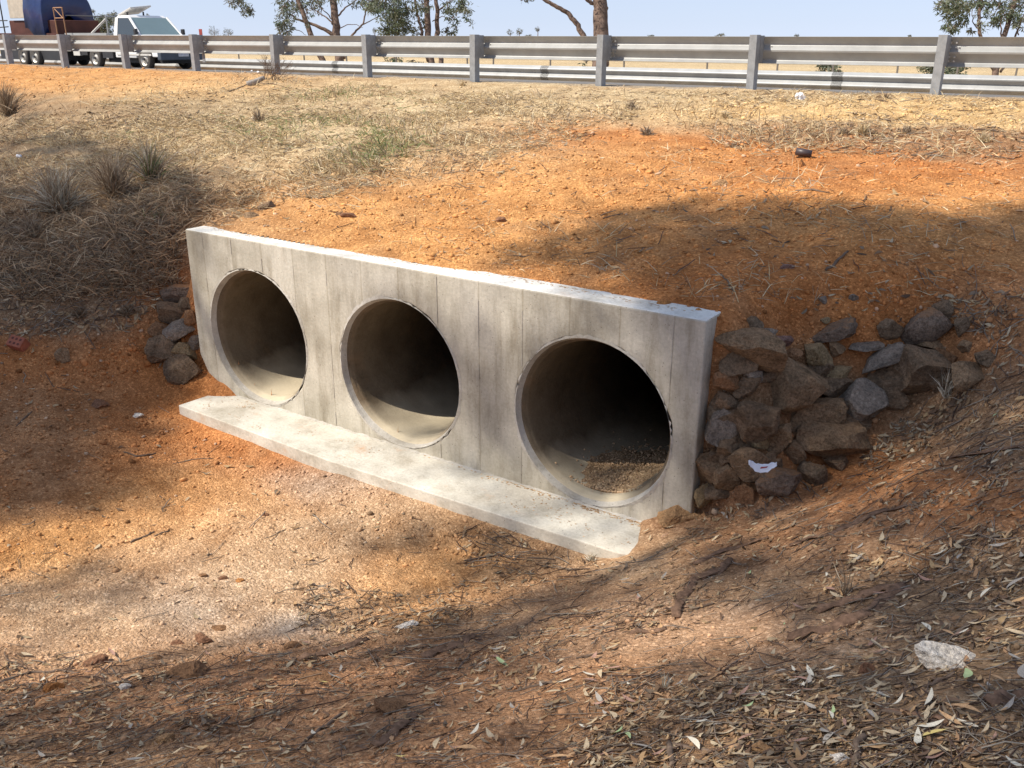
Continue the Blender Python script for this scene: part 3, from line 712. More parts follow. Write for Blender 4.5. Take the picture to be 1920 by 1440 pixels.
def build_ute():
    P0 = at_Y(272, 124, 19.42); z0 = 2.185
    root = empty('pickup_truck', (P0[0], 19.42, z0), math.radians(-1.5))
    tag(root, 'white single cab tray pickup parked on the road behind the guardrail, facing right', 'pickup')
    # x forward, y from 0 (near side) to 1.68
    W = 1.66
    cabp = [(-1.02, .42), (-1.02, 1.02), (-.98, 1.10), (-.80, 1.66), (-.70, 1.72), (-.15, 1.74), (.08, 1.70), (.72, 1.12), (.9, 1.06), (.9, .42)]
    # lower body with bonnet
    bod = MB()
    body = [(-1.02, .34), (-1.02, 1.04), (.66, 1.07), (1.55, .98), (1.72, .86), (1.74, .42), (1.30, .34), (1.30, .60), (1.12, .76), (.70, .76), (.52, .60), (.50, .34)]
    o = -1.12
    body = [(-1.62, .36), (-1.62, 1.02), (-.1, 1.08), (.68, .98), (.80, .86), (.82, .40), (.44, .40), (.40, .55), (.25, .72), (-.25, .72), (-.40, .55), (-.44, .36)]
    mb = MB(); mb.prism(body, 0.02, W - .02, 'y'); bd = mb.build('body', M['paint_white'], root); bevel(bd, .03, 3)
    # cab upper: tapered greenhouse built from pillars and roof
    def P(x, y, z): return (x, y, z)
    tl = .11
    roof = MB(); rv = [(-1.52, tl + .03, 1.58), (-.70, tl, 1.58), (-.70, W - tl, 1.58), (-1.52, W - tl - .03, 1.58), (-1.46, tl + .07, 1.665), (-.82, tl + .06, 1.675), (-.82, W - tl - .06, 1.675), (-1.46, W - tl - .07, 1.665)]
    roof.add(rv, [(0, 1, 5, 4), (1, 2, 6, 5), (2, 3, 7, 6), (3, 0, 4, 7), (4, 5, 6, 7), (0, 3, 2, 1)]); bevel(roof.build('roof', M['paint_white'], root), .02, 2)
    def strut(name, a, b, w, mat, n=6):
        return MB().tube([a, b], w, n).build(name, mat, root)
    for y, yt in ((.05, tl + .02), (W - .05, W - tl - .02)):
        strut('windscreen_pillar', (-.10, y, 1.03), (-.72, yt, 1.61), .045, M['paint_white'])
        pb = MB(); pb.add([(-1.60, y - .025, 1.0), (-1.40, y - .025, 1.0), (-1.34, yt - .02, 1.61), (-1.50, yt - .02, 1.61), (-1.60, y + .025, 1.0), (-1.40, y + .025, 1.0), (-1.34, yt + .02, 1.61), (-1.50, yt + .02, 1.61)],
                          [(0, 1, 2, 3), (4, 7, 6, 5), (0, 3, 7, 4), (1, 5, 6, 2), (0, 4, 5, 1), (2, 6, 7, 3)]); pb.build('rear_pillar', M['paint_white'], root)
    g = MB(); g.add([(-.10, .10, 1.05), (-.10, W - .10, 1.05), (-.72, W - tl - .04, 1.60), (-.72, tl + .04, 1.60)], [(0, 1, 2, 3)]); gl = g.build('windscreen', M['screen_glass'], root)
    sd = gl.modifiers.new('s', 'SOLIDIFY'); sd.thickness = .008
    for y, yt in ((.045, tl + .02), (W - .045, W - tl - .02)):
        g = MB(); g.add([(-1.42, y, 1.05), (-.17, y, 1.06), (-.74, yt, 1.59), (-1.36, yt, 1.59)], [(0, 1, 2, 3)]); s_ = g.build('side_window', M['glass'], root)
        sd = s_.modifiers.new('s', 'SOLIDIFY'); sd.thickness = .008
    g = MB(); g.add([(-1.60, .08, 1.04), (-1.60, W - .08, 1.04), (-1.50, W - tl - .05, 1.60), (-1.50, tl + .05, 1.60)], [(0, 1, 2, 3)]); g.build('rear_window', M['glass'], root)
    MB().box(-1.3, -1.1, .2, .72, .9, 1.5).build('seat', M['black'], root)
    MB().box(-1.3, -1.1, .95, 1.45, .9, 1.5).build('seat', M['black'], root)
    # front end
    bevel(MB().box(.74, .95, -.01, W + .01, .30, .56).build('bumper', M['bumper'], root), .04, 3)
    gr = MB().box(.822, .85, .34, W - .34, .62, .84).build('grille', M['black'], root)
    for y in (.06, W - .32): bevel(MB().box(.80, .845, y, y + .26, .64, .83).build('headlight', M['glass'], root), .015, 2)
    pt = MB().box(.952, .962, W / 2 - .19, W / 2 + .19, .42, .54).build('number_plate', M['plate'], root)
    gm = MB()
    for k in range(6):
        gm.box(.9625, .9635, W / 2 - .16 + k * .055, W / 2 - .125 + k * .055, .45, .51)
    gmo = gm.build('plate_characters', plain('plate_grey', (.36, .37, .42), .5), pt); gmo['kind'] = 'stuff'
    for y in (-.10, W + .02):
        bevel(MB().box(-.26, -.14, y, y + .10, 1.08, 1.26).build('mirror', M['black'], root), .02, 2)
    MB().box(-1.5, .4, -.0, .019, .44, .50).build('door_trim', M['dirty_white'], root)
    hd = MB().box(-1.35, -1.2, .0, .018, .88, .92).build('door_handle', M['black'], root)
    # chassis, tray
    MB().box(-4.3, .6, .35, W - .35, .38, .56).build('chassis', M['black'], root)
    MB().box(-2.5, .6, .30, W - .30, .20, .375).build('underbody_fill', M['black'], root)  # plain black block added to darken the gap below the chassis
    tr = MB().box(-4.35, -1.78, -.08, W + .08, .80, .90).build('tray', M['dirty_white'], root); bevel(tr, .01, 2)
    for y in (-.10, W + .065): MB().box(-4.34, -1.80, y, y + .03, .88, 1.13).build('tray_side', M['galv'], root)
    MB().box(-4.37, -4.34, -.08, W + .08, .88, 1.13).build('tailgate', M['galv'], root)
    hb = MB()
    for y in (-.04, W + .04): hb.tube([(-1.78, y, .9), (-1.78, y, 1.66)], .03, 6)
    hb.tube([(-1.78, -.06, 1.64), (-1.78, W + .06, 1.64)], .03, 6)
    for y in np.linspace(.2, W - .2, 5): hb.tube([(-1.78, y, .9), (-1.78, y, 1.63)], .014, 5)
    hbo = hb.build('headboard', M['galv'], root); hbo['kind'] = 'stuff'
    for y in (-.04, W + .04): MB().tube([(-1.80, y, 1.56), (-2.75, y, 1.12)], .036, 6).build('brace', M['dirty_white'], root)
    for y in (.02, W - .02): MB().tube([(-1.8, y, 1.64), (-4.3, y, 1.70)], .018, 5).build('ladder_rail', M['black'], root)
    # tilted panel on the roof
    pn = MB(); m = Matrix.Translation((-1.30, W / 2 - .1, 1.83)) @ Matrix.Rotation(math.radians(-16), 4, 'Y') @ Matrix.Rotation(math.radians(6), 4, 'X')
    pn.box(-.40, .40, -.40, .40, -.025, .025, m); bevel(pn.build('roof_panel', M['dirty_white'], root), .008, 1)
    for y in (.45, 1.05): MB().tube([(-1.3, y, 1.66), (-1.3, y, 1.80)], .03, 6).build('panel_bracket', M['black'], root)
    MB().box(-2.35, -1.75, .0, .04, .34, .78).build('mudguard', M['black'], root)
    MB().box(-4.2, -3.3, .02, .5, .42, .78).build('side_box', M['black'], root)
    fr = MB().box(-4.12, -3.72, -.01, .015, .40, .62).build('step_frame', M['dirty_white'], root)
    wheel(root, 0.0, .10, .335); wheel(root, -2.85, .10, .335)
    wheel(root, 0.0, W - .12, .335); wheel(root, -2.85, W - .12, .335)
    return P0[0]
UX = build_ute()
def build_trailer():
    x0 = at_Y(110, 60, 19.3)[0]; z0 = 2.19
    root = empty('trailer', (x0, 19.3, z0), math.radians(-1.0))
    tag(root, 'dark tandem trailer behind the white pickup carrying the tarpaulin covered load', 'trailer')
    W = 1.85
    MB().box(-4.4, -.1, 0, W, .62, .74).build('deck', M['black'], root)
    MB().box(-4.4, -.1, -.02, .02, .74, 1.12).build('side_panel', M['redbox'], root)
    MB().box(-4.4, -.1, W - .02, W + .02, .74, 1.12).build('side_panel', M['redbox'], root)
    MB().box(-4.3, -.2, .06, W - .06, .22, .615).build('under_box', M['black'], root)  # plain black block added to keep the space under the deck dark
    MB().tube([(-.1, W / 2, .6), (1.1, W / 2, .55)], .05, 6).build('drawbar', M['black'], root)
    wheel(root, -1.75, .05, .33); wheel(root, -2.55, .05, .33); wheel(root, -1.75, W - .05, .33); wheel(root, -2.55, W - .05, .33)
    fr = MB()
    for x in (-4.35, -3.6):
        fr.tube([(x, 0, 1.1), (x, 0, 2.35)], .025, 5)
    fr.tube([(-4.4, 0, 1.30), (-3.3, 0, 1.34)], .02, 5); fr.tube([(-4.4, 0, 1.55), (-3.3, 0, 1.55)], .02, 5)
    o = fr.build('cage_frame', M['black'], root); o['kind'] = 'stuff'
    gate = MB()
    for x in (-.05, .5): gate.tube([(x, -.02, 1.05), (x - .02, -.02, 1.95)], .022, 5)
    gate.tube([(-.05, -.02, 1.93), (.5, -.02, 1.93)], .022, 5); gate.tube([(-.05, -.02, 1.6), (.5, -.02, 1.6)], .022, 5); gate.tube([(0, -.02, 1.9), (.45, -.02, 1.6)], .018, 5)
    o = gate.build('gate_frame', M['rust'], root); o['kind'] = 'stuff'
    # load
    bx = bevel(MB().box(-3.3, -.25, .12, W - .1, .745, 1.55).build('load_crate', M['redbox']), .02, 1); bx.location = (x0, 19.3, z0)
    tag(bx, 'brownish red crate low on the trailer beneath the blue tarpaulin', 'crate')
    bb = bevel(MB().box(at_Y(22, 60, 19.3)[0] - x0, at_Y(50, 60, 19.3)[0] - x0 + .1, .02, .07, 1.62, 2.32).build('board', M['beige']), .01, 1); bb.location = (x0, 19.3, z0)
    tag(bb, 'beige board propped upright at the back of the trailer at the far left', 'board')
    XA = at_Y(52, 60, 19.3)[0] - x0; XB = at_Y(86, 60, 19.3)[0] - x0
    # tarpaulin: a lumpy covered bundle open at the bottom
    nx, ny = 46, 30; V = []; F = []
    def tp(u, v):
        # u along x 0..1, v from near bottom over the top to far bottom
        x = XA + (XB - XA) * u
        s = v * 2 - 1
        ang = s * math.pi / 2
        yy = W / 2 + (W / 2 + .05) * math.copysign(abs(math.sin(ang)) ** .30, ang)
        hgt = 2.50 - .10 * abs(s) + .05 * math.sin(u * 5)
        lo = 1.28 - .45 * u + .05 * math.sin(u * 9 + v * 3)
        k = min(1, (math.cos(ang)) ** .22) if abs(s) < 1 else 0
        zz = lo + (hgt - lo) * k
        e = min(u, 1 - u) / .06
        if e < 1:
            zz = lo + (zz - lo) * (1 - (1 - e) ** 2 * .16) if e > 0 else lo + (zz - lo) * .84
        f = .05 * mnoise.noise(Vector((x * 1.6, yy * 1.6, zz * 2.2))) 
        return (x, yy + f * (1 if s > 0 else -1), zz + .02 * mnoise.noise(Vector((x * 3, yy * 3, 4))))
    for i in range(nx + 1):
        for j in range(ny + 1): V.append(tp(i / nx, j / ny))
    for i in range(nx):
        for j in range(ny):
            a = i * (ny + 1) + j; F.append((a, a + 1, a + ny + 2, a + ny + 1))
    for i in (0, nx):                 # end flaps
        c = len(V); xx = V[i * (ny + 1)][0]; V.append((xx + (.05 if i else -.05), W / 2, 1.75))
        for j in range(ny): F.append((i * (ny + 1) + j, i * (ny + 1) + j + 1, c))
    mb = MB(); mb.v = V; mb.f = F; t = mb.build('tarpaulin', M['tarp'], None, True); t.location = (x0, 19.3, z0)
    sd = t.modifiers.new('s', 'SOLIDIFY'); sd.thickness = .01
    tag(t, 'dark blue tarpaulin wrapped over the tall load on the trailer', 'tarpaulin')
build_trailer()

# ------------------------------------------------------------------ trees
def leaf_cloud(centres, radii, n_per, size, cols, droop=.5, seed=1, aspect=.24):
    """many small hanging leaves spread through blobs -> V,F,C arrays"""
    r = np.random.default_rng(seed); Vs = []; Cs = []
    for (c, rad, n) in zip(centres, radii, n_per):
        n = int(n)
        # sprays: leaves gather on sub-twigs
        k = max(3, n // 14)
        sub = r.normal(size=(k, 3)); sub /= np.linalg.norm(sub, axis=1, keepdims=True); sub *= (r.random((k, 1)) ** .45)
        idx = r.integers(0, k, n)
        p = np.asarray(c) + (sub[idx] + r.normal(size=(n, 3)) * .16) * np.asarray(rad)
        d = r.normal(size=(n, 3)); d[:, 2] = d[:, 2] * .6 - droop * 1.4; d /= np.linalg.norm(d, axis=1, keepdims=True)
        s = np.cross(d, r.normal(size=(n, 3))); s /= np.linalg.norm(s, axis=1, keepdims=True) + 1e-9
        L = size * r.uniform(.6, 1.3, (n, 1)); w = L * aspect
        q = np.stack([p, p + d * L * .5 + s * w * .5, p + d * L, p + d * L * .5 - s * w * .5], 1)
        Vs.append(q.reshape(-1, 3))
        base = np.array(cols)[r.integers(0, len(cols), k)][idx] * r.uniform(.75, 1.25, (n, 1))
        Cs.append(np.repeat(base, 4, axis=0))
    V = np.concatenate(Vs); C = np.concatenate(Cs); F = np.arange(len(V)).reshape(-1, 4)
    return V, F, C
def limb(mb, pts, r0, r1, n=8, wob=.03):
    pts = [np.asarray(p, float) for p in pts]; out = []; rr = []
    m = len(pts) - 1
    for i in range(m):
        for k in range(4):
            t = k / 4; out.append(pts[i] * (1 - t) + pts[i + 1] * t + rnd.uniform(-wob, wob) * np.array([1, 1, .3]) * (1 if (i or k) else 0)); rr.append(r0 + (r1 - r0) * ((i + t) / m))
    out.append(pts[-1]); rr.append(r1); mb.tube(out, rr, n)
GREEN = [(.10, .13, .075), (.14, .17, .10), (.20, .22, .15), (.16, .155, .09), (.075, .09, .05), (.24, .25, .19)]
GREY = [(.13, .14, .10), (.17, .18, .14), (.09, .09, .07), (.21, .20, .16)]
def gum_tree(label, depth, limbs, blobs, cols=GREEN, leaf=.16, dens=1.0, seed=1, group=None, rough_top=True):
    """limbs: (pixel points, r0, r1) traced at the tree's own distance; blobs: (px, py, rx_px, ry_px, n)"""
    base = at_depth(*limbs[0][0][0], depth); root = empty('gum_tree', tuple(base)); tag(root, label, 'tree', group)
    b = Vector(base); r = random.Random(seed)
    for k, (pts, r0, r1) in enumerate(limbs):
        mb = MB(); off = 0 if k == 0 else r.uniform(-.5, .5)
        P = []
        for q, (px, py) in enumerate(pts):
            dd = depth + off * (q / max(1, len(pts) - 1)); P.append(at_depth(px, py, dd) - base)
        if k == 0: P[0] = P[0] - np.array([0, 0, .6])
        limb(mb, P, r0, r1, 10 if r0 > .1 else 6, .02)
        o = mb.build('trunk' if (k == 0 or r0 > .14) else 'limb', M['bark'], root, True)
    if blobs:
        cs, rs, ns = [], [], []
        for (px, py, rx_, ry_, n) in blobs:
            c = at_depth(px, py, depth + r.uniform(-.8, .8)) - base; cs.append(c)
            s = depth / FPX; rs.append((rx_ * s, rx_ * s, ry_ * s)); ns.append(n * dens)
        V, F, C = leaf_cloud(cs, rs, ns, leaf, cols, .5, seed)
        o = link('crown', big_mesh('crown', V, F, C, M['foliage']), None, root)
        # thin twigs through the foliage
        tw = MB()
        for c, rd in zip(cs, rs):
            for _ in range(4):
                v = np.array([r.uniform(-1, 1) * rd[0], r.uniform(-1, 1) * rd[0], r.uniform(-1, 1) * rd[2]])
                tw.tube([tuple(c + np.array([0, 0, rd[2] * .7])), tuple(c + v * .5 + r.uniform(-.05, .05)), tuple(c + v)], [.018, .012, .005], 4, False)
        t = tw.build('twigs', M['bark'], root); t['kind'] = 'stuff'
    return root
s38 = 38 / FPX
gum_tree('gum tree with a straight dark trunk, bare forking limbs and a leaning second trunk', 38,
         [([(643, 148), (636, 100), (631, 60), (627, 20), (622, -60), (628, -170)], 9 * s38, 5 * s38),
          ([(620, 145), (598, 100), (582, 66), (572, 35), (560, 0), (540, -70)], 6 * s38, 3.5 * s38),
          ([(628, 68), (607, 55), (592, 47), (574, 42), (556, 36), (543, 26)], 4 * s38, 1.5 * s38),
          ([(628, 50), (618, 38), (600, 25), (583, 15)], 1.8 * s38, .7 * s38), ([(624, 38), (608, 20), (590, 8)], 1.2 * s38, .5 * s38),
          ([(645, 110), (655, 72), (668, 57), (682, 44), (686, 20), (676, 8)], 2.6 * s38, 1.0 * s38), ([(681, 46), (698, 37), (714, 28)], 1.2 * s38, .5 * s38),
          ([(636, 54), (652, 46), (668, 46), (680, 52)], 1.0 * s38, .4 * s38), ([(634, 30), (648, 14), (662, 5), (690, -20)], 1.8 * s38, .8 * s38),
          ([(684, 24), (694, 12), (702, -10)], 1.0 * s38, .4 * s38), ([(545, 54), (560, 57), (574, 66)], 1 * s38, .4 * s38),
          ([(560, -5), (520, -40), (480, -20), (450, -5)], 2.5 * s38, .7 * s38)],
         [(535, 28, 20, 26, 420), (532, 50, 14, 16, 300), (545, 5, 28, 16, 420), (560, 15, 20, 20, 200), (592, 4, 22, 10, 180), (600, 16, 14, 14, 60), (448, 6, 16, 10, 200), (466, 22, 12, 12, 200), (440, -5, 20, 12, 200),
          (680, 4, 26, 9, 160), (650, -20, 60, 25, 500), (575, -30, 60, 25, 600), (538, 64, 14, 8, 120), (577, 28, 12, 16, 60)], GREY + GREEN[:3], .17, 1.0, 11)
s36 = 36 / FPX
gum_tree('leafy gum tree with three slim trunks and a dense green curtain of leaves', 36,
         [([(814, 148), (806, 100), (803, 66), (802, 30), (800, 0), (796, -60)], 7 * s36, 4.5 * s36),
          ([(832, 146), (824, 100), (820, 66), (820, 30), (818, 0), (826, -60)], 5 * s36, 3.4 * s36),
          ([(803, 115), (792, 66), (786, 40), (780, 15), (776, -20)], 3.4 * s36, 2 * s36),
          ([(840, 145), (844, 130), (838, 124)], 2 * s36, .6 * s36), ([(822, 20), (840, 5), (860, -5)], 1.6 * s36, .6 * s36), ([(811, 40), (830, 30), (852, 40)], 1.0 * s36, .4 * s36)],
         [(724, 12, 32, 22, 900), (738, 35, 26, 22, 800), (728, 56, 22, 13, 460), (756, 50, 20, 16, 460), (700, 8, 22, 18, 420), (760, 20, 22, 22, 420), (775, 58, 14, 10, 110), (790, 12, 20, 14, 200),
          (838, 14, 24, 14, 220), (866, 10, 22, 14, 320), (878, 30, 12, 14, 110), (850, 40, 14, 12, 90), (840, 58, 14, 10, 130), (856, 58, 5, 12, 40), (790, 45, 12, 14, 60), (740, 112, 20, 6, 90), (745, 138, 30, 8, 260), (775, 116, 22, 5, 60),
          (770, -25, 90, 25, 900)], GREEN, .17, 1.05, 12)
s30 = 30 / FPX
gum_tree('gum tree with one thick straight trunk and a curved bare limb reaching left', 30,
         [([(1128, 170), (1126, 130), (1126, 100), (1127, 60), (1127, 20), (1126, 0), (1122, -80)], 17 * s30, 12 * s30),
          ([(1120, 118), (1104, 92), (1092, 66), (1080, 42), (1066, 25), (1046, 13), (1026, 2), (1000, -20)], 6 * s30, 3 * s30),
          ([(1122, 8), (1108, 6), (1098, -4), (1080, -30)], 4.5 * s30, 3 * s30)],
         [(990, -8, 20, 8, 120), (1100, 117, 12, 5, 20), (1060, -45, 90, 26, 700), (1180, -55, 80, 26, 500)], GREEN + GREY, .15, 1.0, 13)
s32 = 32 / FPX
gum_tree('multi stemmed gum tree with drooping narrow leaves at the right edge', 32,
         [([(1866, 160), (1866, 134), (1872, 110), (1880, 72), (1892, 40), (1904, 0), (1915, -60)], 6.5 * s32, 3.5 * s32),
          ([(1866, 134), (1856, 116), (1848, 100), (1838, 62), (1834, 40), (1838, 10), (1850, -40)], 4.5 * s32, 2.2 * s32),
          ([(1876, 135), (1890, 118), (1906, 64), (1914, 40), (1930, 10)], 2.5 * s32, 1.2 * s32), ([(1878, 70), (1876, 40), (1884, 10)], 1.6 * s32, .8 * s32), ([(1836, 60), (1824, 40), (1822, 15)], 1.2 * s32, .5 * s32),
          ([(1910, 66), (1902, 45), (1898, 25)], 1.2 * s32, .6 * s32)],
         [(1790, 10, 28, 16, 620), (1800, 32, 18, 15, 360), (1775, 22, 18, 14, 160), (1776, 52, 9, 10, 90), (1768, 8, 16, 10, 150), (1820, 8, 22, 14, 360), (1842, 20, 16, 16, 150), (1838, 50, 14, 12, 60),
          (1874, 20, 16, 20, 230), (1870, 40, 12, 14, 110), (1900, 22, 16, 20, 300), (1912, 44, 10, 16, 140), (1862, 4, 20, 8, 200), (1850, -30, 80, 24, 900), (1788, 54, 12, 8, 90), (1820, 56, 8, 6, 40), (1905, 6, 22, 12, 260)], GREEN, .17, 1.0, 14)
FAR = [('round distant tree just right of the red marker plate', 401, 60, 13, 14, 330), ('feathery distant tree, right hand one of the pair beyond the red marker', 427, 62, 11, 13, 340),
       ('tiny distant tree between the bare limbs and the leafy gum', 702, 58, 5, 10, 300), ('leftmost of the small distant trees left of the thick trunk', 956, 61, 7, 9, 330), ('ragged distant tree in the middle of the far row left of the thick trunk', 973, 60, 8, 9, 340),
       ('low rounded distant tree of the far row left of the thick trunk', 992, 68, 9, 5, 400), ('rightmost of the small distant trees left of the thick trunk', 1008, 56, 6, 11, 320), ('very distant low crown right of the thick trunk', 1221, 68, 9, 4, 600),
       ('flat domed distant tree on the horizon in the middle of the right half', 1350, 66, 11, 6, 420), ('faint distant tree on the horizon between two guardrail posts', 1494, 67, 6, 4, 700), ('faintest distant tree on the horizon left of the right hand post', 1706, 67, 4, 3, 800),
       ('dark flat topped distant pine seen above the tray of the pickup', 172, 22, 8, 6, 140), ('small distant treetop showing over the roof of the pickup', 276, 32, 7, 8, 300)]
for k, (lab, px, py, rx_, ry_, D) in enumerate(FAR):
    s = D / FPX; n = 260 if rx_ > 7 else 130
    gum_tree(lab, D, [([(px, 76), (px + 1, py)], max(1.0, rx_ * .11) * s, .6 * s)], [(px, py - ry_ * .2, rx_ * .8, ry_ * .6, n), (px - rx_ * .4, py + ry_ * .1, rx_ * .5, ry_ * .5, n * .4), (px + rx_ * .45, py, rx_ * .5, ry_ * .6, n * .4)], GREY, 2.2 * s, 1, 40 + k)
gum_tree('dark bushy tree filling the gap between the trailer and the pickup cab', 120,
         [([(196, 80), (196, 50)], 3 * 120 / FPX, 1 * 120 / FPX)],
         [(190, 42, 20, 18, 900), (176, 50, 12, 14, 400), (205, 38, 14, 14, 420), (216, 32, 10, 12, 260), (168, 60, 10, 10, 200), (200, 58, 20, 12, 500), (245, 50, 30, 10, 200)], GREEN + GREY, .42, 1, 71)
def bush(label, px, py, rx_, ry_, D, n, cols=GREEN, leaf=.12, extra=()):
    s = D / FPX; base = at_depth(px, py + ry_, D); root = empty('bush', tuple(base)); tag(root, label, 'bush')
    bl = [(px, py, rx_, ry_, n)] + list(extra); cs = []; rs = []; ns = []
    for (a, b, c, d, e) in bl: cs.append(at_depth(a, b, D) - base); rs.append((c * s, c * s, d * s)); ns.append(e)
    V, F, C = leaf_cloud(cs, rs, ns, leaf, cols, -.1, int(px), .4); link('foliage', big_mesh('foliage', V, F, C, M['foliage']), None, root)
    st = MB()
    for k in range(7):
        a = rnd.uniform(0, 6.28); st.tube([(0, 0, -.3), (rx_ * s * .3 * math.cos(a), rx_ * s * .3 * math.sin(a), ry_ * s), (rx_ * s * .8 * math.cos(a), rx_ * s * .8 * math.sin(a), ry_ * s * 1.7)], [.02, .014, .006], 5)
    o = st.build('stems', M['bark2'], root); o['kind'] = 'stuff'
bush('low green bush beyond the far guardrail, left of the two on the right', 1550, 148, 26, 24, 28, 900, extra=[(1520, 160, 20, 8, 260), (1590, 162, 24, 6, 220), (1548, 122, 14, 8, 220)])
bush('wide green bush beyond the far guardrail beside the right hand tree', 1770, 145, 42, 22, 28, 1500, extra=[(1745, 124, 24, 9, 420), (1800, 124, 22, 8, 420), (1850, 168, 40, 8, 300)])
bush('pale straggly shrub at the foot of the thick trunked gum tree', 1085, 152, 34, 8, 29, 500, [(.34, .30, .17), (.26, .25, .14), (.2, .2, .12)], .12, extra=[(1160, 152, 22, 8, 260)])
bush('dark scrubby bush low behind the far guardrail under the leafy gum tree', 760, 136, 30, 10, 34, 420, [(.16, .13, .09), (.12, .12, .07), (.22, .18, .12)], .13)

# ------------------------------------------------------------------ the gum trees behind the viewer that shade the ditch
def inpoly(px, py, poly):
    c = np.zeros(len(px), bool); n = len(poly); j = n - 1
    for i in range(n):
        xi, yi = poly[i]; xj, yj = poly[j]
        c ^= ((yi > py) != (yj > py)) & (px < (xj - xi) * (py - yi) / (yj - yi + 1e-9) + xi); j = i
    return c
SHADE = [([(900, 500), (1000, 462), (1130, 440), (1165, 398), (1230, 380), (1330, 376), (1430, 384), (1480, 392), (1600, 396), (1690, 410), (1700, 440), (1760, 448), (1800, 425), (1920, 400), (2300, 380), (2500, 900), (2500, 2100), (-500, 2100), (-500, 1330),
           (0, 1300), (300, 1260), (560, 1225), (760, 1180), (930, 1110), (1080, 1080), (1240, 1030), (1330, 960), (1300, 900), (1330, 600), (1180, 560), (1000, 520)], 1.0),
         ([(-500, 200), (0, 262), (130, 250), (200, 280), (330, 300), (420, 330), (470, 392), (380, 430), (350, 440), (375, 700), (420, 745), (335, 760), (300, 830), (230, 880), (250, 905), (150, 950), (0, 985), (-500, 1050)], 1.0),
         ([(-300, 1075), (0, 1085), (150, 1060), (330, 1075), (420, 1130), (420, 1190), (330, 1215), (200, 1150), (60, 1160), (-300, 1190)], .5),
         ([(640, 965), (760, 950), (1000, 985), (1150, 1040), (1050, 1075), (860, 1060), (760, 1010)], .6),
         ([(-300, 180), (0, 180), (90, 185), (60, 240), (-300, 250)], .7)]
HOLES = [([(1345, 600), (1700, 600), (1880, 640), (1700, 780), (1600, 880), (1400, 960), (1330, 900)], .45), ([(-300, 260), (350, 300), (480, 390), (370, 600), (-300, 600)], .5), ([(-100, 1290), (250, 1270), (500, 1235), (430, 1275), (100, 1330), (-100, 1350)], .6), ([(1110, 1240), (1180, 1190), (1350, 1150), (1490, 1125), (1560, 1150), (1440, 1210), (1300, 1245), (1160, 1270)], 1.0), ([(880, 1320), (980, 1250), (1080, 1225), (1150, 1240), (1080, 1290), (960, 1330)], .6),
         ([(1600, 850), (1700, 810), (1800, 770), (1920, 750), (1920, 790), (1760, 850), (1640, 900)], .5), ([(540, 1230), (700, 1200), (800, 1190), (700, 1240), (580, 1270)], .5), ([(1500, 700), (1600, 640), (1700, 620), (1640, 690), (1560, 740)], .35),
         ([(40, 310), (200, 320), (330, 340), (300, 400), (150, 380), (30, 360)], .45), ([(250, 1380), (330, 1350), (420, 1345), (350, 1400)], .6)]
WALLSH = [([(700, 480), (860, 520), (860, 880), (760, 840), (690, 640)], .55), ([(860, 560), (1320, 640), (1310, 960), (1250, 960), (860, 880)], .75), ([(345, 430), (470, 450), (420, 560), (360, 560)], .5), ([(345, 560), (400, 600), (430, 740), (380, 700)], .7), ([(1220, 575), (1357, 592), (1322, 606), (1215, 590)], .8)]
WALLHOLE = [([(1000, 560), (1060, 570), (1050, 640), (1000, 640)], .6), ([(1200, 640), (1270, 650), (1290, 800), (1260, 800), (1220, 700)], .9), ([(1270, 850), (1310, 850), (1300, 960), (1270, 960)], .8)]
def canopy_points(n):
    px = rng.uniform(-500, 2450, n); py = rng.uniform(170, 2100, n)
    w = np.zeros(n)
    for p, s in SHADE: w = np.maximum(w, inpoly(px, py, p) * s)
    for p, s in HOLES: w = w * (1 - inpoly(px, py, p) * s)
    P, t, ok = hit(px, py)
    keep = ok & (rng.random(n) < w)
    # even out by ground area: near pixels cover little ground
    dap = fbm(P[:, 0] * 1.5, P[:, 1] * 1.5, 3, 111); fg = (1 - sstep(3.4, 4.6, P[:, 1])) * .6 + .4
    keep &= rng.random(n) < np.clip(1 - fg * np.clip(.26 - dap * 1.9, 0, .95), 0, 1)
    cosv = np.abs((P[:, 2] - 3.2) / t)
    area = t ** 2 / np.maximum(cosv, .05)
    keep &= rng.random(n) < np.clip(area / 450.0, 0, 1)
    P = P[keep]
    m = n // 14
    px = rng.uniform(340, 1360, m); py = rng.uniform(420, 1000, m); w = np.zeros(m)
    for p, s in WALLSH: w = np.maximum(w, inpoly(px, py, p) * s)
    for p, s in WALLHOLE: w = w * (1 - inpoly(px, py, p) * s)
    k = rng.random(m) < w * .22
    Q = np.array([at_Y(a, b, WY0) for a, b in zip(px[k], py[k])]).reshape(-1, 3)
    return np.concatenate([P, Q])
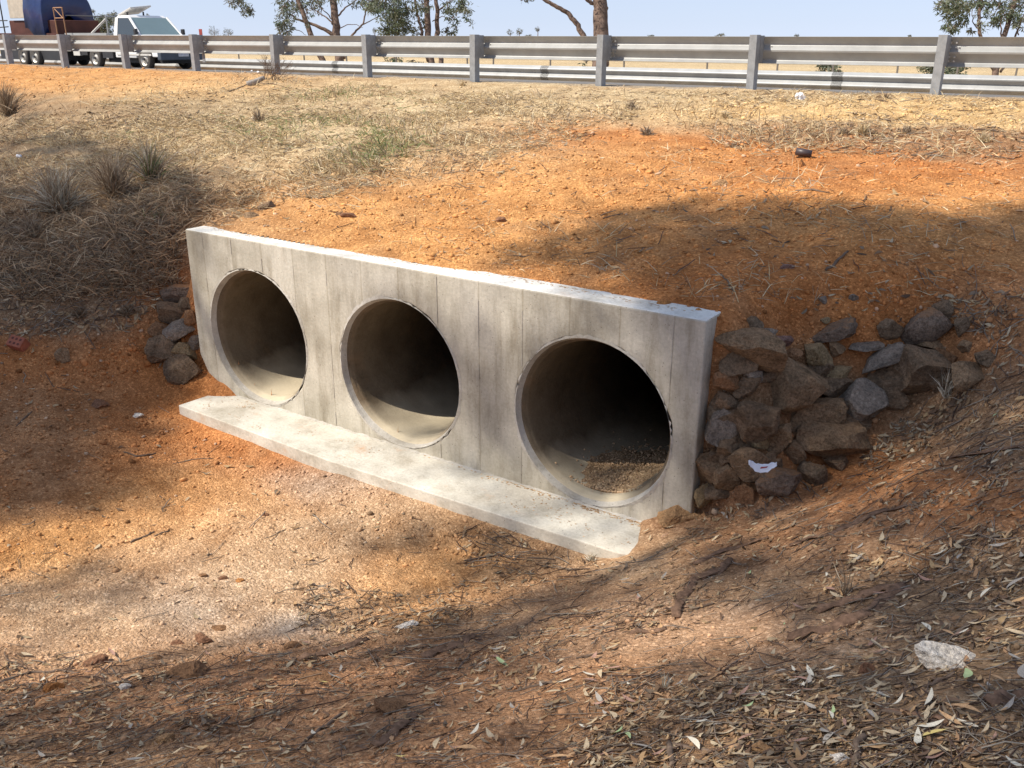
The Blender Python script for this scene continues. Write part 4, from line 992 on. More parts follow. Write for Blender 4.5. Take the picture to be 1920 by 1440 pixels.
def build_shade_trees():
    P = canopy_points(34000)
    cl = []                                              # thin to clump centres
    t = rng.uniform(15.5, 20.5, len(P))
    Cn = P - SUN * t[:, None]
    keep = np.ones(len(Cn), bool); u = rng.random(len(Cn))
    tt = (WY0 - Cn[:, 1]) / SUN[1]; q = Cn + SUN * tt[:, None]
    on = (q[:, 0] > WX0 - .1) & (q[:, 0] < WX1 + .1) & (q[:, 2] > 0) & (q[:, 2] < WZ + .05)
    a, b, _ = project(np.where(on[:, None], q, np.array([[-4, 5, 1.]])))
    w = np.zeros(len(Cn))
    for p_, s_ in WALLSH: w = np.maximum(w, inpoly(a, b, p_) * s_)
    for p_, s_ in WALLHOLE: w = w * (1 - inpoly(a, b, p_) * s_)
    keep &= ~(on & (u > w * .8))
    for zz, y0, y1, pr in ((0, 4.45, 5.4, lambda x: np.where(x > -3.4, .16, .04)), (WZ, 5.0, 5.85, lambda x: np.where(x > -2.9, .5, np.where(x < -6.8, .4, .02)))):
        tt = (zz - Cn[:, 2]) / SUN[2]; q = Cn + SUN * tt[:, None]
        on = (q[:, 0] > WX0 - .05) & (q[:, 0] < WX1 + .05) & (q[:, 1] > y0) & (q[:, 1] < y1)
        keep &= ~(on & (u > pr(q[:, 0])))
    Cn = Cn[keep]; print('clumps', len(Cn))
    Cn = Cn[rng.permutation(len(Cn))][:5600]
    cols = np.array(GREEN)
    # a clump = a few leaves hanging together
    k = 12; n = len(Cn)
    c = np.repeat(Cn, k, axis=0) + rng.normal(size=(n * k, 3)) * np.array([.17, .17, .22])
    d = rng.normal(size=(n * k, 3)); d[:, 2] -= .8; d /= np.linalg.norm(d, axis=1, keepdims=True)
    s = np.cross(d, rng.normal(size=(n * k, 3))); s /= np.linalg.norm(s, axis=1, keepdims=True)
    L = rng.uniform(.14, .24, (n * k, 1)); w = L * .27
    V = np.stack([c, c + d * L * .5 + s * w, c + d * L, c + d * L * .5 - s * w], 1)
    C = np.repeat(cols[rng.integers(0, len(cols), n * k)], 4, axis=0)
    # three trees share the canopy: nearest trunk
    tr = np.array([[-17.0, -3.5], [-9.6, -6.4], [-5.5, -7.0]])
    own = np.argmin(((Cn[:, None, :2] - tr[None]) ** 2).sum(-1), 1); ownl = np.repeat(own, k)
    labs = ['tall gum tree whose crown shades the left bank of the ditch', 'tall gum tree standing behind the viewer, its crown shading the foreground', 'tall gum tree behind the viewer to the right, its crown shading the rock pile']
    for q in range(3):
        z0 = float(hq(tr[q, 0], tr[q, 1])); root = empty('gum_tree', (tr[q, 0], tr[q, 1], z0)); tag(root, labs[q], 'tree', 'gum trees behind the viewer')
        b = np.array([tr[q, 0], tr[q, 1], z0]); m = ownl == q
        if m.sum() == 0: continue
        Vq = V[m].reshape(-1, 3) - b; Cq = C.reshape(-1, 4, 3)[m].reshape(-1, 3)
        link('crown', big_mesh('crown', Vq, np.arange(len(Vq)).reshape(-1, 4), Cq, M['foliage']), None, root)
        cen = Cn[own == q].mean(0) - b
        mb = MB(); top = np.array([cen[0] * .25, cen[1] * .25, 7.5]); limb(mb, [(0, 0, -.3), (.1, 0, 3), top], .26, .18, 12, .04); mb.build('trunk', M['bark'], root, True)
        pts = Cn[own == q] - b; r = random.Random(q)
        for _ in range(5):
            e = pts[r.randrange(len(pts))]; mid = (top * .5 + e * .5) + np.array([r.uniform(-.5, .5), r.uniform(-.5, .5), .6]); mb = MB(); limb(mb, [top, mid, e], .06, .012, 7, .05); mb.build('limb', M['bark'], root, True)
build_shade_trees()

# ------------------------------------------------------------------ rocks
def rock_mesh(seed, sub=3, cuts=13, rough=.05, lo=.42, hi=.80):
    r = random.Random(seed); bm = bmesh.new(); bmesh.ops.create_icosphere(bm, subdivisions=sub, radius=1)
    pl = []
    for _ in range(cuts):
        v = Vector((r.gauss(0, 1), r.gauss(0, 1), r.gauss(0, 1))).normalized(); pl.append((v, r.uniform(lo, hi)))
    sd = Vector((seed * 1.37, seed * .71, seed * 2.1))
    for v in bm.verts:
        p = v.co.copy()
        for (n, d) in pl:
            t = p.dot(n)
            if t > d: p -= n * (t - d) * .985
        q = p.normalized()
        p += q * (rough * mnoise.noise(q * 2.2 + sd) + rough * .55 * mnoise.noise(q * 6 + sd) + rough * .45 * mnoise.noise(q * 12 + sd) + rough * .3 * mnoise.noise(q * 24 + sd))
        v.co = p
    xs = [v.co.x for v in bm.verts]; ys = [v.co.y for v in bm.verts]; zs = [v.co.z for v in bm.verts]
    c = Vector(((max(xs) + min(xs)) / 2, (max(ys) + min(ys)) / 2, (max(zs) + min(zs)) / 2)); e = ((max(xs) - min(xs)) / 2, (max(ys) - min(ys)) / 2, (max(zs) - min(zs)) / 2)
    for v in bm.verts: v.co = Vector(((v.co.x - c.x) / e[0], (v.co.y - c.y) / e[1], (v.co.z - c.z) / e[2]))
    me = bpy.data.meshes.new('rock'); bm.to_mesh(me); bm.free(); me.polygons.foreach_set('use_smooth', np.ones(len(me.polygons), bool)); me.set_sharp_from_angle(angle=math.radians(17)); return me
RZ = math.atan2(RIGHT[1], RIGHT[0])
_rs = [100]
def rock(px, py, w, h, kind, label, tilt=0, lift=.22, name='rock', cat='rock', group=None, depth=.8, cuts=14, rough=.06, z=None):
    _rs[0] += 1; P, D = hit1(px, py)
    if z is not None: P = at_z(px, py, z); D = (P - CAM) @ FWD
    wm = w * 1.05 * D / FPX / 2; hm = h * 1.05 * D / FPX / 2
    me = rock_mesh(_rs[0], 4 if max(w, h) > 36 else 3, cuts, rough)
    d = rays([px], [py])[0]; d /= np.linalg.norm(d)
    dep = depth * (wm + hm) / 2
    sz = max(.35 * hm, math.sqrt(max(hm ** 2 - (dep * .42) ** 2, (.5 * hm) ** 2)) * 1.05)
    P = P - d * (dep * lift)
    R = Matrix.Rotation(RZ + rnd.uniform(-.15, .15), 4, 'Z') @ Matrix.Rotation(math.radians(tilt), 4, 'Y')
    for v in me.vertices: v.co = R @ Vector((v.co.x * wm * 1.04, v.co.y * dep, v.co.z * sz))
    o = link(name, me, ROCKM[kind]); o.location = P; tag(o, label, cat, group); return o
RG = 'rocks heaped against the right end of the headwall'
for a in [(1407, 655, 122, 80, 'brown', 'broad triangular brown rock touching the top right corner of the headwall', 8), (1415, 607, 34, 30, 'dark', 'small dark rock above the broad triangular rock at the headwall corner', 0),
          (1443, 625, 34, 20, 'grey', 'small flat grey rock right of the small dark rock by the headwall corner', 10), (1563, 625, 86, 40, 'soily', 'long rust brown slab tilted up to the right at the top of the pile', -24),
          (1533, 668, 58, 50, 'tan', 'rounded tan rock below the tilted rust brown slab', 10), (1570, 655, 32, 34, 'brown', 'small brown rock tucked between the rounded tan rock and the bare soil', 0),
          (1667, 616, 46, 42, 'dark', 'dark knobbly rock half buried in orange soil at the top of the pile', 0), (1733, 612, 84, 66, 'soily', 'large rock capped with orange soil at the upper right of the pile', -18),
          (1762, 590, 36, 56, 'dark', 'dark upright rock face rising beside the soil capped rock', 12), (1803, 613, 35, 38, 'dark', 'squarish dark rock standing alone right of the soil capped rock', 0),
          (1810, 652, 30, 26, 'brown', 'small greyish brown rock below the lone squarish rock', 0), (1850, 672, 44, 32, 'dark', 'smooth dark oval rock at the far right end of the pile', 5),
          (1817, 704, 70, 54, 'brown', 'rounded pitted brown rock at the right end of the pile beneath the dark oval one', -8), (1727, 705, 102, 104, 'dark', 'biggest dark boulder with a flat face on the right of the pile', 14),
          (1655, 676, 92, 40, 'grey', 'long pale grey slab arching up to the right above the pile', -34), (1625, 650, 62, 18, 'grey', 'thin flat grey slab lying just left of the arched slab', -6),
          (1690, 655, 50, 24, 'grey', 'flat grey upper end of stone where the arched slab meets the soil', 8), (1748, 648, 60, 26, 'brown', 'low flat brown rock behind the biggest dark boulder', 4), (1775, 676, 52, 36, 'rust', 'rusty angular rock between the biggest boulder and the pitted rock', 20),
          (1487, 727, 124, 106, 'brown', 'biggest brown boulder in the middle of the pile with a broad sloping face', 12), (1571, 704, 52, 36, 'tan', 'tan triangular rock right of the biggest brown boulder', -18),
          (1563, 728, 70, 46, 'dark', 'porous dark rock under the tan triangular rock', -6), (1620, 757, 78, 90, 'grey', 'greyish faceted boulder with a pointed top at the centre right of the pile', 6),
          (1528, 772, 104, 62, 'brown', 'long brown rock sloping down left beneath the porous dark rock', -18), (1567, 828, 142, 86, 'brown', 'widest brown boulder with a domed back at the foot of the pile', 6),
          (1502, 821, 42, 38, 'rust', 'small orange brown rock against the left shoulder of the domed boulder', -30), (1488, 850, 38, 46, 'brown', 'smooth egg shaped rock below the small orange brown one', 10),
          (1460, 828, 46, 76, 'brown', 'upright pointed rock left of the domed boulder', 8), (1419, 787, 78, 76, 'dark', 'dark rounded boulder left of centre in the pile', 0),
          (1363, 712, 52, 44, 'rust', 'orange brown angular rock beside the headwall edge', 5), (1400, 727, 46, 46, 'dark', 'dark rock in shadow right of the orange brown angular one', 0), (1410, 704, 38, 28, 'grey', 'grey sliver of rock beneath the broad triangular rock', 20),
          (1365, 752, 48, 38, 'dark', 'low dark rock against the headwall above the light grey rock', 0), (1352, 802, 62, 76, 'grey', 'light grey pitted rock leaning on the headwall', -18), (1376, 833, 66, 42, 'dark', 'porous rock right beneath the light grey pitted one', 8),
          (1425, 829, 34, 26, 'tan', 'small pale pitted stone in the gap left of the upright pointed rock', -20), (1403, 866, 72, 66, 'dark', 'dark boulder under the scrap of paper', -10),
          (1328, 874, 58, 62, 'brown', 'brown rock at the foot of the headwall edge, left of the narrow one', 0), (1360, 896, 42, 66, 'brown', 'narrow upright rock between two wider ones at the headwall foot', -6), (1409, 893, 34, 30, 'dark', 'small dark rock just below the scrap of paper', 20),
          (1460, 902, 84, 50, 'soily', 'block like rock with an orange soil covered top at the foot of the pile', -2), (1522, 894, 54, 56, 'dark', 'dark faceted rock right of the soil topped block', 0), (1571, 870, 46, 30, 'dark', 'small dark rounded rock at the lower right foot of the pile', 4),
          (1400, 924, 46, 40, 'rust', 'reddish brown rock lowest in the middle of the pile foot', 6), (1323, 930, 46, 52, 'tan', 'tan lichen coloured rock against the bottom of the headwall', 20), (1303, 935, 20, 36, 'brown', 'thin sliver of rock wedged at the bottom corner of the headwall', 8),
          (1677, 745, 44, 50, 'dark', 'dark rock in deep shadow between the faceted and the biggest dark boulders', 0), (1480, 668, 44, 30, 'rust', 'low reddish rock buried above the biggest brown boulder', 0), (1465, 640, 40, 24, 'purple', 'flat purplish stone pressed in the soil near the headwall corner', 0),
          (1383, 771, 15, 16, 'ochre', 'tiny orange stone wedged between dark rocks', 0), (1548, 600, 18, 13, 'tan', 'little tan stone above the tilted rust brown slab', 0), (1340, 770, 30, 60, 'dark', 'dark stone filling the gap along the headwall edge', 0), (1440, 865, 34, 40, 'dark', 'dark stone showing behind the scrap of paper', 0)]:
    rock(a[0], a[1], a[2], a[3], a[4], a[5], a[6], group=RG, lift=.45)
# backing rocks in the depth of the heap, seen through its gaps
for k, (px, py, w, h) in enumerate([(1380, 680, 70, 60), (1440, 700, 60, 50), (1530, 700, 60, 50), (1590, 790, 80, 60), (1660, 730, 70, 80), (1500, 790, 70, 60), (1370, 790, 60, 60), (1430, 810, 60, 60), (1380, 850, 60, 60), (1350, 870, 50, 60), (1680, 700, 60, 50), (1770, 720, 60, 50), (1440, 880, 60, 50), (1350, 920, 60, 40)]):
    rock(px, py, w, h, 'dark', 'dark packing rock glimpsed through the gaps of the heap by the headwall', 0, lift=-.05, group='dark packing rocks in the gaps of the heap')
LG = 'rocks stacked against the left end of the headwall'
for a in [(333, 551, 56, 34, 'soily', 'topmost left hand rock, its top buried under orange soil', -6), (350, 571, 28, 24, 'dark', 'small dark rock under the soil topped one on the left', 0), (323, 589, 58, 40, 'dark', 'dark lumpy rock below the topmost one on the left', 10),
          (358, 596, 20, 28, 'rust', 'little orange stone touching the left edge of the headwall', 0), (339, 619, 58, 36, 'grey', 'flat oval pitted grey rock in the middle of the left stack', -4), (298, 618, 34, 26, 'rust', 'brown rock bedded in soil left of the oval grey one', 0),
          (311, 655, 64, 54, 'dark', 'broad angular rock with a pale top edge on the outside of the left stack', -22), (347, 655, 42, 30, 'tan', 'pale tan rough rock between the broad angular one and the headwall', 0), (364, 642, 20, 26, 'grey', 'small grey rock squeezed against the left edge of the headwall', 0),
          (342, 691, 64, 54, 'dark', 'lowest rounded dark boulder of the left stack', -6), (500, 388, 28, 20, 'dark', 'dark rock poking out of the grass above the left end of the headwall', 0), (474, 404, 28, 14, 'brown', 'low brown rock at the grass edge above the headwall', 0)]:
    rock(a[0], a[1], a[2] * 1.12, a[3] * 1.12, a[4], a[5], a[6], group=LG, lift=.5)
S = 'stone'
for a in [(1275, 968, 80, 52, 'ochre', 'pale orange stone lying at the right end of the apron slab', -8), (118, 668, 30, 34, 'brown', 'greyish angular stone right of the brick on the left bank', 12), (1500, 312, 30, 26, 'clay', 'orange clay lump beside the black pipe offcut on the embankment', 0),
          (382, 1200, 38, 28, 'red', 'dark reddish brown lump on the ditch floor where the litter begins', 0), (412, 1178, 34, 14, 'rust', 'low rusty stone just above the dark reddish lump', 0), (178, 1243, 46, 24, 'red', 'brownish stone among leaves at the lower left', -8), (102, 1291, 38, 32, 'clay', 'crumbly red clay lump at the lower left', 0),
          (345, 1265, 76, 38, 'rust', 'flat broad clod of brown earth in the litter at the lower left', -6), (305, 1390, 48, 26, 'ochre', 'tan stone half buried near the bottom left', -24), (235, 1290, 22, 20, 'white', 'small whitish stone near the flat broad clod', 0), (333, 1207, 24, 16, 'red', 'small brown stone left of the dark reddish lump', 0),
          (295, 1234, 22, 12, 'rust', 'small rusty clod below the pale ditch floor', 0), (548, 1213, 30, 24, 'rust', 'angular rusty stone at the litter edge in the lower middle left', 10), (730, 1332, 62, 42, 'rust', 'rounded earth coloured stone bedded in the foreground soil', 0), (590, 1275, 64, 26, 'rust', 'brown slab of earth among leaves in the foreground', -6),
          (1781, 1244, 124, 56, 'white', 'large whitish quartz rock in the foreground at the right', 14), (1436, 1407, 50, 32, 'ochre', 'left of two touching ochre stones near the bottom right', 0), (1461, 1384, 36, 22, 'ochre', 'right and higher of two touching ochre stones near the bottom right', -20), (1579, 1427, 44, 36, 'white', 'cream white stone at the bottom edge of the view', 0),
          (1624, 1258, 30, 30, 'red', 'dark red earth lump left of the large whitish rock', 0), (1150, 1255, 24, 22, 'tan', 'tan stone with a fissured top in the foreground centre', 0), (500, 966, 13, 11, 'red', 'tiny dark red stone on the ditch floor', 0), (940, 413, 20, 14, 'red', 'red stone on the orange fill above the headwall', 0),
          (654, 405, 32, 16, 'red', 'brown clod on the orange fill above the left of the headwall', 0), (637, 402, 14, 10, 'rust', 'small rusty clod left of the brown clod on the orange fill', 0), (170, 954, 22, 12, 'ochre', 'orange stone at the edge of the shade on the ditch floor', 0), (185, 760, 34, 22, 'red', 'rounded dark clod on the left ditch side', 0),
          (258, 780, 22, 12, 'white', 'small pale stone on the left ditch side', 0), (1600, 558, 18, 16, 'grey', 'small grey stone in the orange soil above the rock heap', 0), (1543, 563, 18, 16, 'grey', 'small grey stone above the headwall corner rocks', 0), (1476, 500, 28, 12, 'purple', 'dark flat piece of slate on the shaded fill', 0),
          (1350, 345, 30, 18, 'ochre', 'pale orange stone on the sunny fill right of centre', 0), (1865, 345, 16, 10, 'clay', 'small orange lump on the sunny fill at the far right', 0), (1415, 1180, 14, 10, 'tan', 'small tan pebble at the end of the bright soil streak', 0), (890, 1040, 12, 8, 'rust', 'small rusty stone in front of the apron', 0),
          (1122, 612, 0, 0, None, '', 0), (420, 1085, 20, 12, 'red', 'reddish clod in a row of clods on the pale ditch floor', 0), (380, 1080, 18, 10, 'rust', 'brown clod at the left of the row of clods on the ditch floor', 0), (450, 1090, 16, 10, 'clay', 'orange clod at the right of the row of clods on the ditch floor', 0),
          (1245, 572, 26, 20, 'clay', 'orange lump behind the right part of the headwall top', 0), (1310, 585, 16, 14, 'clay', 'small orange lump behind the headwall top corner', 0), (760, 1175, 46, 16, 'white', 'pale flat stone in the leaf litter in the lower middle', -20)]:
    if a[4]: rock(a[0], a[1], a[2], a[3], a[4], a[5], a[6], name=S, cat=S, lift=.12, cuts=9, rough=.1)

# ------------------------------------------------------------------ small found things
def frame_at(px, py):
    P, D = hit1(px, py); return P, D
P, D = frame_at(36, 654)
br = empty('brick', tuple(P + np.array([0, 0, .05]))); tag(br, 'red holed brick lying on the left bank, its round holes facing the viewer', 'brick')
br.rotation_euler = (math.radians(42), math.radians(10), RZ - .25)
s_ = D / FPX
bw, bh, bd = 30 * s_ / 2, 22 * s_ / 2, .055
bevel(MB().box(-bw, bw, -bh, bh, -bd, bd).build('body', M['brick'], br), .004, 2)
for i in range(3):
    for j in range(2):
        n = 12; cx = (-.55 + .55 * i) * bw; cy = (-.42 + .84 * j) * bh; mb = MB()
        mb.prism([(cx + bw * .17 * math.cos(2 * math.pi * k / n), cy + bw * .17 * math.sin(2 * math.pi * k / n)) for k in range(n)], bd + .0003, bd + .0012, 'z'); mb.build('hole', M['hole'], br)
P, D = frame_at(1506, 295)
pp = MB(); n = 20; L = .155; r0 = .036; r1 = .031
for (x, r) in ((-L / 2, r1), (-L / 2, r0), (L / 2, r0), (L / 2, r1), (-L / 2, r1)): pp.v += [(x, r * math.cos(2 * math.pi * k / n), r * math.sin(2 * math.pi * k / n)) for k in range(n)]
pp.f = [(i * n + k, i * n + (k + 1) % n, (i + 1) * n + (k + 1) % n, (i + 1) * n + k) for i in range(4) for k in range(n)]
po = pp.build('pipe_offcut', M['plastic_pipe'], None, True); po.location = P + np.array([0, 0, .045]); po.rotation_euler = (0, math.radians(8), RZ - .35)
tag(po, 'short dark offcut of pipe lying by the orange clay lump on the embankment', 'pipe')
# paper scrap on the rocks
P, D = hit1(1430, 874); d = rays([1430], [874])[0]; d /= np.linalg.norm(d); P = P - d * .30
s_ = (D - .3) / FPX
V = []; F = []; nx, ny = 16, 5
ctr = [(-27, 6), (-22, 3), (-14, -4), (-4, -7), (8, -6), (18, -1), (26, 3)]
for i in range(nx + 1):
    t = i / nx * 6; k = min(int(t), 5); f = t - k; cx = ctr[k][0] * (1 - f) + ctr[k + 1][0] * f; cz = ctr[k][1] * (1 - f) + ctr[k + 1][1] * f
    wd = (3 + 6.0 * math.sin(math.pi * min(1, i / nx * .9 + .08)))
    for j in range(ny + 1):
        v = j / ny * 2 - 1; V.append((cx * s_, (-v * wd * .6) * s_ + .004 * math.sin(i * 1.3), (cz + v * wd * .75 + 2 * abs(v) ** 2) * s_ + .003 * math.sin(i * 2.1 + j)))
F = [(i * (ny + 1) + j, (i + 1) * (ny + 1) + j, (i + 1) * (ny + 1) + j + 1, i * (ny + 1) + j + 1) for i in range(nx) for j in range(ny)]
# lower edge should face the viewer (local -y is towards the viewer)
V = [(x, -abs(0) + (y), z) for x, y, z in V]
pr_ = empty('paper_scrap', tuple(P)); pr_.rotation_euler = (0, 0, RZ); tag(pr_, 'crumpled white paper scrap with a red patch lying on the dark rocks', 'litter')
mb = MB(); mb.v = [(x, -y, z) for x, y, z in V]; mb.f = F; po_ = mb.build('sheet', M['paper'], pr_, True); sd = po_.modifiers.new('s', 'SOLIDIFY'); sd.thickness = .0015
mb = MB(); mb.v = [(-5 * s_, -.006, -1 * s_), (7 * s_, -.006, 1 * s_), (10 * s_, -.003, 4 * s_), (3 * s_, -.004, 3 * s_), (-4 * s_, -.004, 2.5 * s_)]; mb.v = [(x, y - .004, z - 3 * s_) for x, y, z in mb.v]; mb.f = [(0, 1, 2, 3, 4)]; mb.build('red_print', M['paperred'], pr_)
# pale rag near the rail
P, D = hit1(1500, 187)
me = rock_mesh(901, 3, 6, .35); 
for v in me.vertices: v.co = Vector((v.co.x * .08, v.co.y * .05, v.co.z * .06))
o = link('plastic_scrap', me, M['paper']); o.location = P + np.array([0, 0, .04]); tag(o, 'crumpled whitish scrap on the verge below the guardrail at the right', 'litter')
for (px, py, lab) in ((472, 134, 'small white scrap below the dead shrub, left one of two'), (484, 137, 'small white scrap below the dead shrub, right one of two'), (36, 296, 'white scrap in the shaded grass at the far left')):
    P, D = hit1(px, py); me = rock_mesh(int(px), 2, 5, .3)
    for v in me.vertices: v.co = Vector((v.co.x * .045, v.co.y * .03, v.co.z * .028))
    o = link('paper_scrap', me, M['paper']); o.location = P + np.array([0, 0, .02]); tag(o, lab, 'litter')
# weathered log
P, D = hit1(478, 160)
lg = MB(); limb(lg, [(-.13, -.05, .02), (0, 0, .06), (.12, .06, .11), (.17, .07, .13)], .055, .035, 9, .01); o = lg.build('wood_chunk', M['wood'], None, True); o.location = P; o.rotation_euler = (0, 0, RZ + .2); tag(o, 'pale weathered chunk of wood on the grassy bank below the dead shrub', 'wood')

# ------------------------------------------------------------------ sticks and bark
def stick(pts, w, mat, name, label, cat, flat=False, lift=.0, group=None):
    P = []
    for (px, py) in pts:
        p, D = hit1(px, py); P.append(p)
    b = P[0].copy(); out = []; n = len(P) - 1
    for i in range(n):
        for k in range(4): t = k / 4; out.append(P[i] * (1 - t) + P[i + 1] * t)
    out.append(P[-1]); out = np.array(out); out[:, 2] = np.maximum(hq(out[:, 0], out[:, 1]) + w * .4 + lift, out[:, 2])
    out[1:-1] += rng.normal(size=(len(out) - 2, 3)) * w * .35
    out = out - b; mb = MB(); m = len(out)
    rad = [w * (.55 + .45 * math.sin(math.pi * (.15 + .75 * i / (m - 1)))) for i in range(m)]
    if flat:
        # curled strip of bark: shallow channel section
        for i in range(m):
            d = out[min(i + 1, m - 1)] - out[max(i - 1, 0)]; d /= np.linalg.norm(d) + 1e-9; s = np.cross(d, [0, 0, 1]); s /= np.linalg.norm(s) + 1e-9
            for j, a in enumerate(np.linspace(-1, 1, 6)):
                h = (.22 * (1 - a * a) + .14 * math.sin(i * 1.7 + j * 2)) * rad[i]
                mb.v.append(tuple(out[i] + s * a * rad[i] * 1.5 * (1 + .25 * math.sin(i * 2.3)) + np.array([0, 0, h])))
        mb.f = [(i * 6 + j, i * 6 + j + 1, (i + 1) * 6 + j + 1, (i + 1) * 6 + j) for i in range(m - 1) for j in range(5)]
        o = mb.build(name, mat, None, True); sd = o.modifiers.new('s', 'SOLIDIFY'); sd.thickness = .003
    else:
        mb.tube([tuple(p) for p in out], rad, 7); o = mb.build(name, mat, None, True)
    o.location = b; tag(o, label, cat, group); return o
for pts, w, fl, lab in [([(1475, 1198), (1560, 1180), (1620, 1155), (1660, 1125), (1695, 1098)], .020, True, 'long dark strip of bark running up to the right in the foreground litter'), ([(1530, 1150), (1590, 1130), (1650, 1108), (1690, 1100)], .014, True, 'second dark bark strip lying just above the longest one'),
                        ([(1268, 1162), (1280, 1120), (1302, 1090), (1345, 1075), (1370, 1050)], .018, True, 'hooked strip of bark left of the bright soil streak'), ([(1480, 1025), (1560, 1000), (1640, 965), (1700, 950)], .012, True, 'strip of bark under the foot of the rock heap'),
                        ([(1780, 860), (1850, 850), (1920, 838)], .014, True, 'dark bark strip on the right hand bank'), ([(1640, 1325), (1700, 1340), (1760, 1348), (1800, 1370)], .010, True, 'curved bark strip near the bottom right, below the large whitish rock'),
                        ([(1850, 1322), (1885, 1308), (1925, 1305)], .018, True, 'dark bark piece at the lower right edge'), ([(1300, 1060), (1370, 1030), (1440, 1010)], .010, True, 'thin strip of bark in the shade below the apron end'), ([(700, 1402), (735, 1380), (765, 1350), (778, 1342)], .014, True, 'greyish bark strip in the centre left foreground'),
                        ([(790, 1235), (840, 1215), (890, 1195)], .020, True, 'broad flake of bark in the central foreground litter'), ([(560, 1240), (620, 1225), (690, 1200)], .014, True, 'strip of bark at the litter edge on the ditch floor'), ([(1180, 1190), (1250, 1180)], .010, True, 'short bark strip at the left end of the bright soil streak')]:
    stick(pts, w, M['bark2'], 'bark_strip', lab, 'bark', fl, .004)
for pts, w, lab in [([(0, 1278), (50, 1262), (110, 1258), (150, 1262)], .007, 'dark stick entering from the left edge in the lower left litter'), ([(135, 1302), (175, 1288), (225, 1280), (250, 1268)], .006, 'curved stick right of the red clay lump'), ([(555, 1408), (600, 1370), (650, 1335)], .008, 'straight stick sloping up right near the bottom left'),
                    ([(870, 1052), (930, 1042), (985, 1046), (1040, 1050)], .007, 'long thin stick in the litter in front of the apron'), ([(232, 848), (262, 856), (292, 850)], .008, 'forked looking stick on the shaded ditch floor'), ([(245, 858), (275, 852)], .005, 'short stick beside the forked looking one'),
                    ([(324, 870), (360, 862), (400, 860)], .005, 'thin twig on the ditch floor in front of the apron left end'), ([(245, 1018), (275, 1005), (290, 998)], .008, 'curled brown stick on the sunny ditch floor, left one'), ([(290, 1006), (318, 995)], .008, 'curled brown stick on the sunny ditch floor, right one'),
                    ([(1548, 508), (1568, 492), (1590, 472)], .011, 'dark stick standing out on the shaded orange fill'), ([(1352, 515), (1365, 530), (1378, 548)], .008, 'small bent stick above the headwall right end'), ([(1492, 358), (1555, 362)], .009, 'reddish stick lying level on the sunny fill'),
                    ([(430, 172), (455, 162), (480, 155), (520, 160)], .011, 'long branch beside the pale chunk of wood'), ([(1250, 1395), (1330, 1412), (1400, 1438)], .008, 'long stick running to the bottom edge at the lower right'), ([(1600, 1440), (1608, 1400), (1632, 1365)], .010, 'dark stick rising from the bottom edge right of the cream stone'),
                    ([(1645, 1336), (1700, 1343), (1770, 1358)], .007, 'dark twig under the curved bark strip'), ([(1780, 1200), (1830, 1165)], .009, 'stick pointing up right above the large whitish rock'), ([(1255, 1395), (1258, 1440)], .012, 'stubby stick at the bottom edge'), ([(1690, 1300), (1750, 1285), (1790, 1262)], .008, 'stick touching the underside of the large whitish rock'),
                    ([(1800, 858), (1860, 835), (1920, 812)], .008, 'pale stick high on the right hand bank'), ([(1740, 820), (1800, 790), (1830, 770)], .009, 'pinkish stick on the bank right of the rock heap'), ([(760, 440), (740, 470)], .0, ''),
                    ([(950, 1300), (1010, 1285), (1070, 1275)], .007, 'dark stick in the foreground centre'), ([(430, 1345), (400, 1370)], .007, 'stubby stick near the bottom left'), ([(1010, 1165), (1080, 1150), (1150, 1150)], .006, 'thin stick along the shade edge in the lower centre'),
                    ([(600, 1175), (640, 1168)], .005, 'small twig on the pale ditch floor'), ([(1290, 1145), (1340, 1130), (1385, 1128)], .006, 'twig lying on the bright soil streak'), ([(1130, 410), (1175, 400)], .006, 'thin twig on the orange fill above the headwall'), ([(60, 772), (30, 800)], .007, 'dark stick on the left ditch side'),
                    ([(85, 700), (100, 725), (150, 735)], .004, 'thin pale twig below the brick'), ([(150, 610), (180, 655)], .005, 'pale straw coloured stick on the left bank'), ([(1080, 1235), (1130, 1225)], .006, 'short stick left of the tan fissured stone')]:
    if w: stick(pts, w, M['stick'], 'stick', lab, 'stick')

# ------------------------------------------------------------------ scatter: clods, leaf litter, grass, twigs
def sample(n, zones, x0=-60, x1=1980, y0=110, y1=1500, mind=0, distpow=0.0):
    px = rng.uniform(x0, x1, n); py = rng.uniform(y0, y1, n); w = np.zeros(n)
    jx = px + 18 * fbm(px / 60, py / 40, 3, 81); jy = py + 12 * fbm(px / 60, py / 40, 3, 82)
    for p, s in zones: w = np.maximum(w, inpoly(jx, jy, p) * s) if s >= 0 else w * (1 + s * inpoly(jx, jy, p))
    k = rng.random(n) < w; P, t, ok = hit(px[k], py[k])
    inwall = (P[:, 0] > -7.15) & (P[:, 0] < WX1) & (P[:, 1] > 4.72) & (P[:, 1] < 5.50)
    ok &= ~inwall & (P[:, 1] < 15.0)
    if distpow: ok &= rng.random(len(P)) < np.clip((t / 11.0), 0, 1) ** distpow
    return P[ok], t[ok]
ALL = [(-60, 100), (1990, 100), (1990, 1500), (-60, 1500)]
def frames(nrm, yaw, tilt, tdir):
    """rotation matrices whose z follows the ground normal, turned by yaw and tipped"""
    z = nrm + np.stack([np.cos(tdir) * tilt, np.sin(tdir) * tilt, np.zeros_like(tilt)], -1); z /= np.linalg.norm(z, axis=1, keepdims=True)
    x = np.stack([np.cos(yaw), np.sin(yaw), np.zeros_like(yaw)], -1); x = x - z * (x * z).sum(1, keepdims=True); x /= np.linalg.norm(x, axis=1, keepdims=True)
    y = np.cross(z, x); return x, y, z
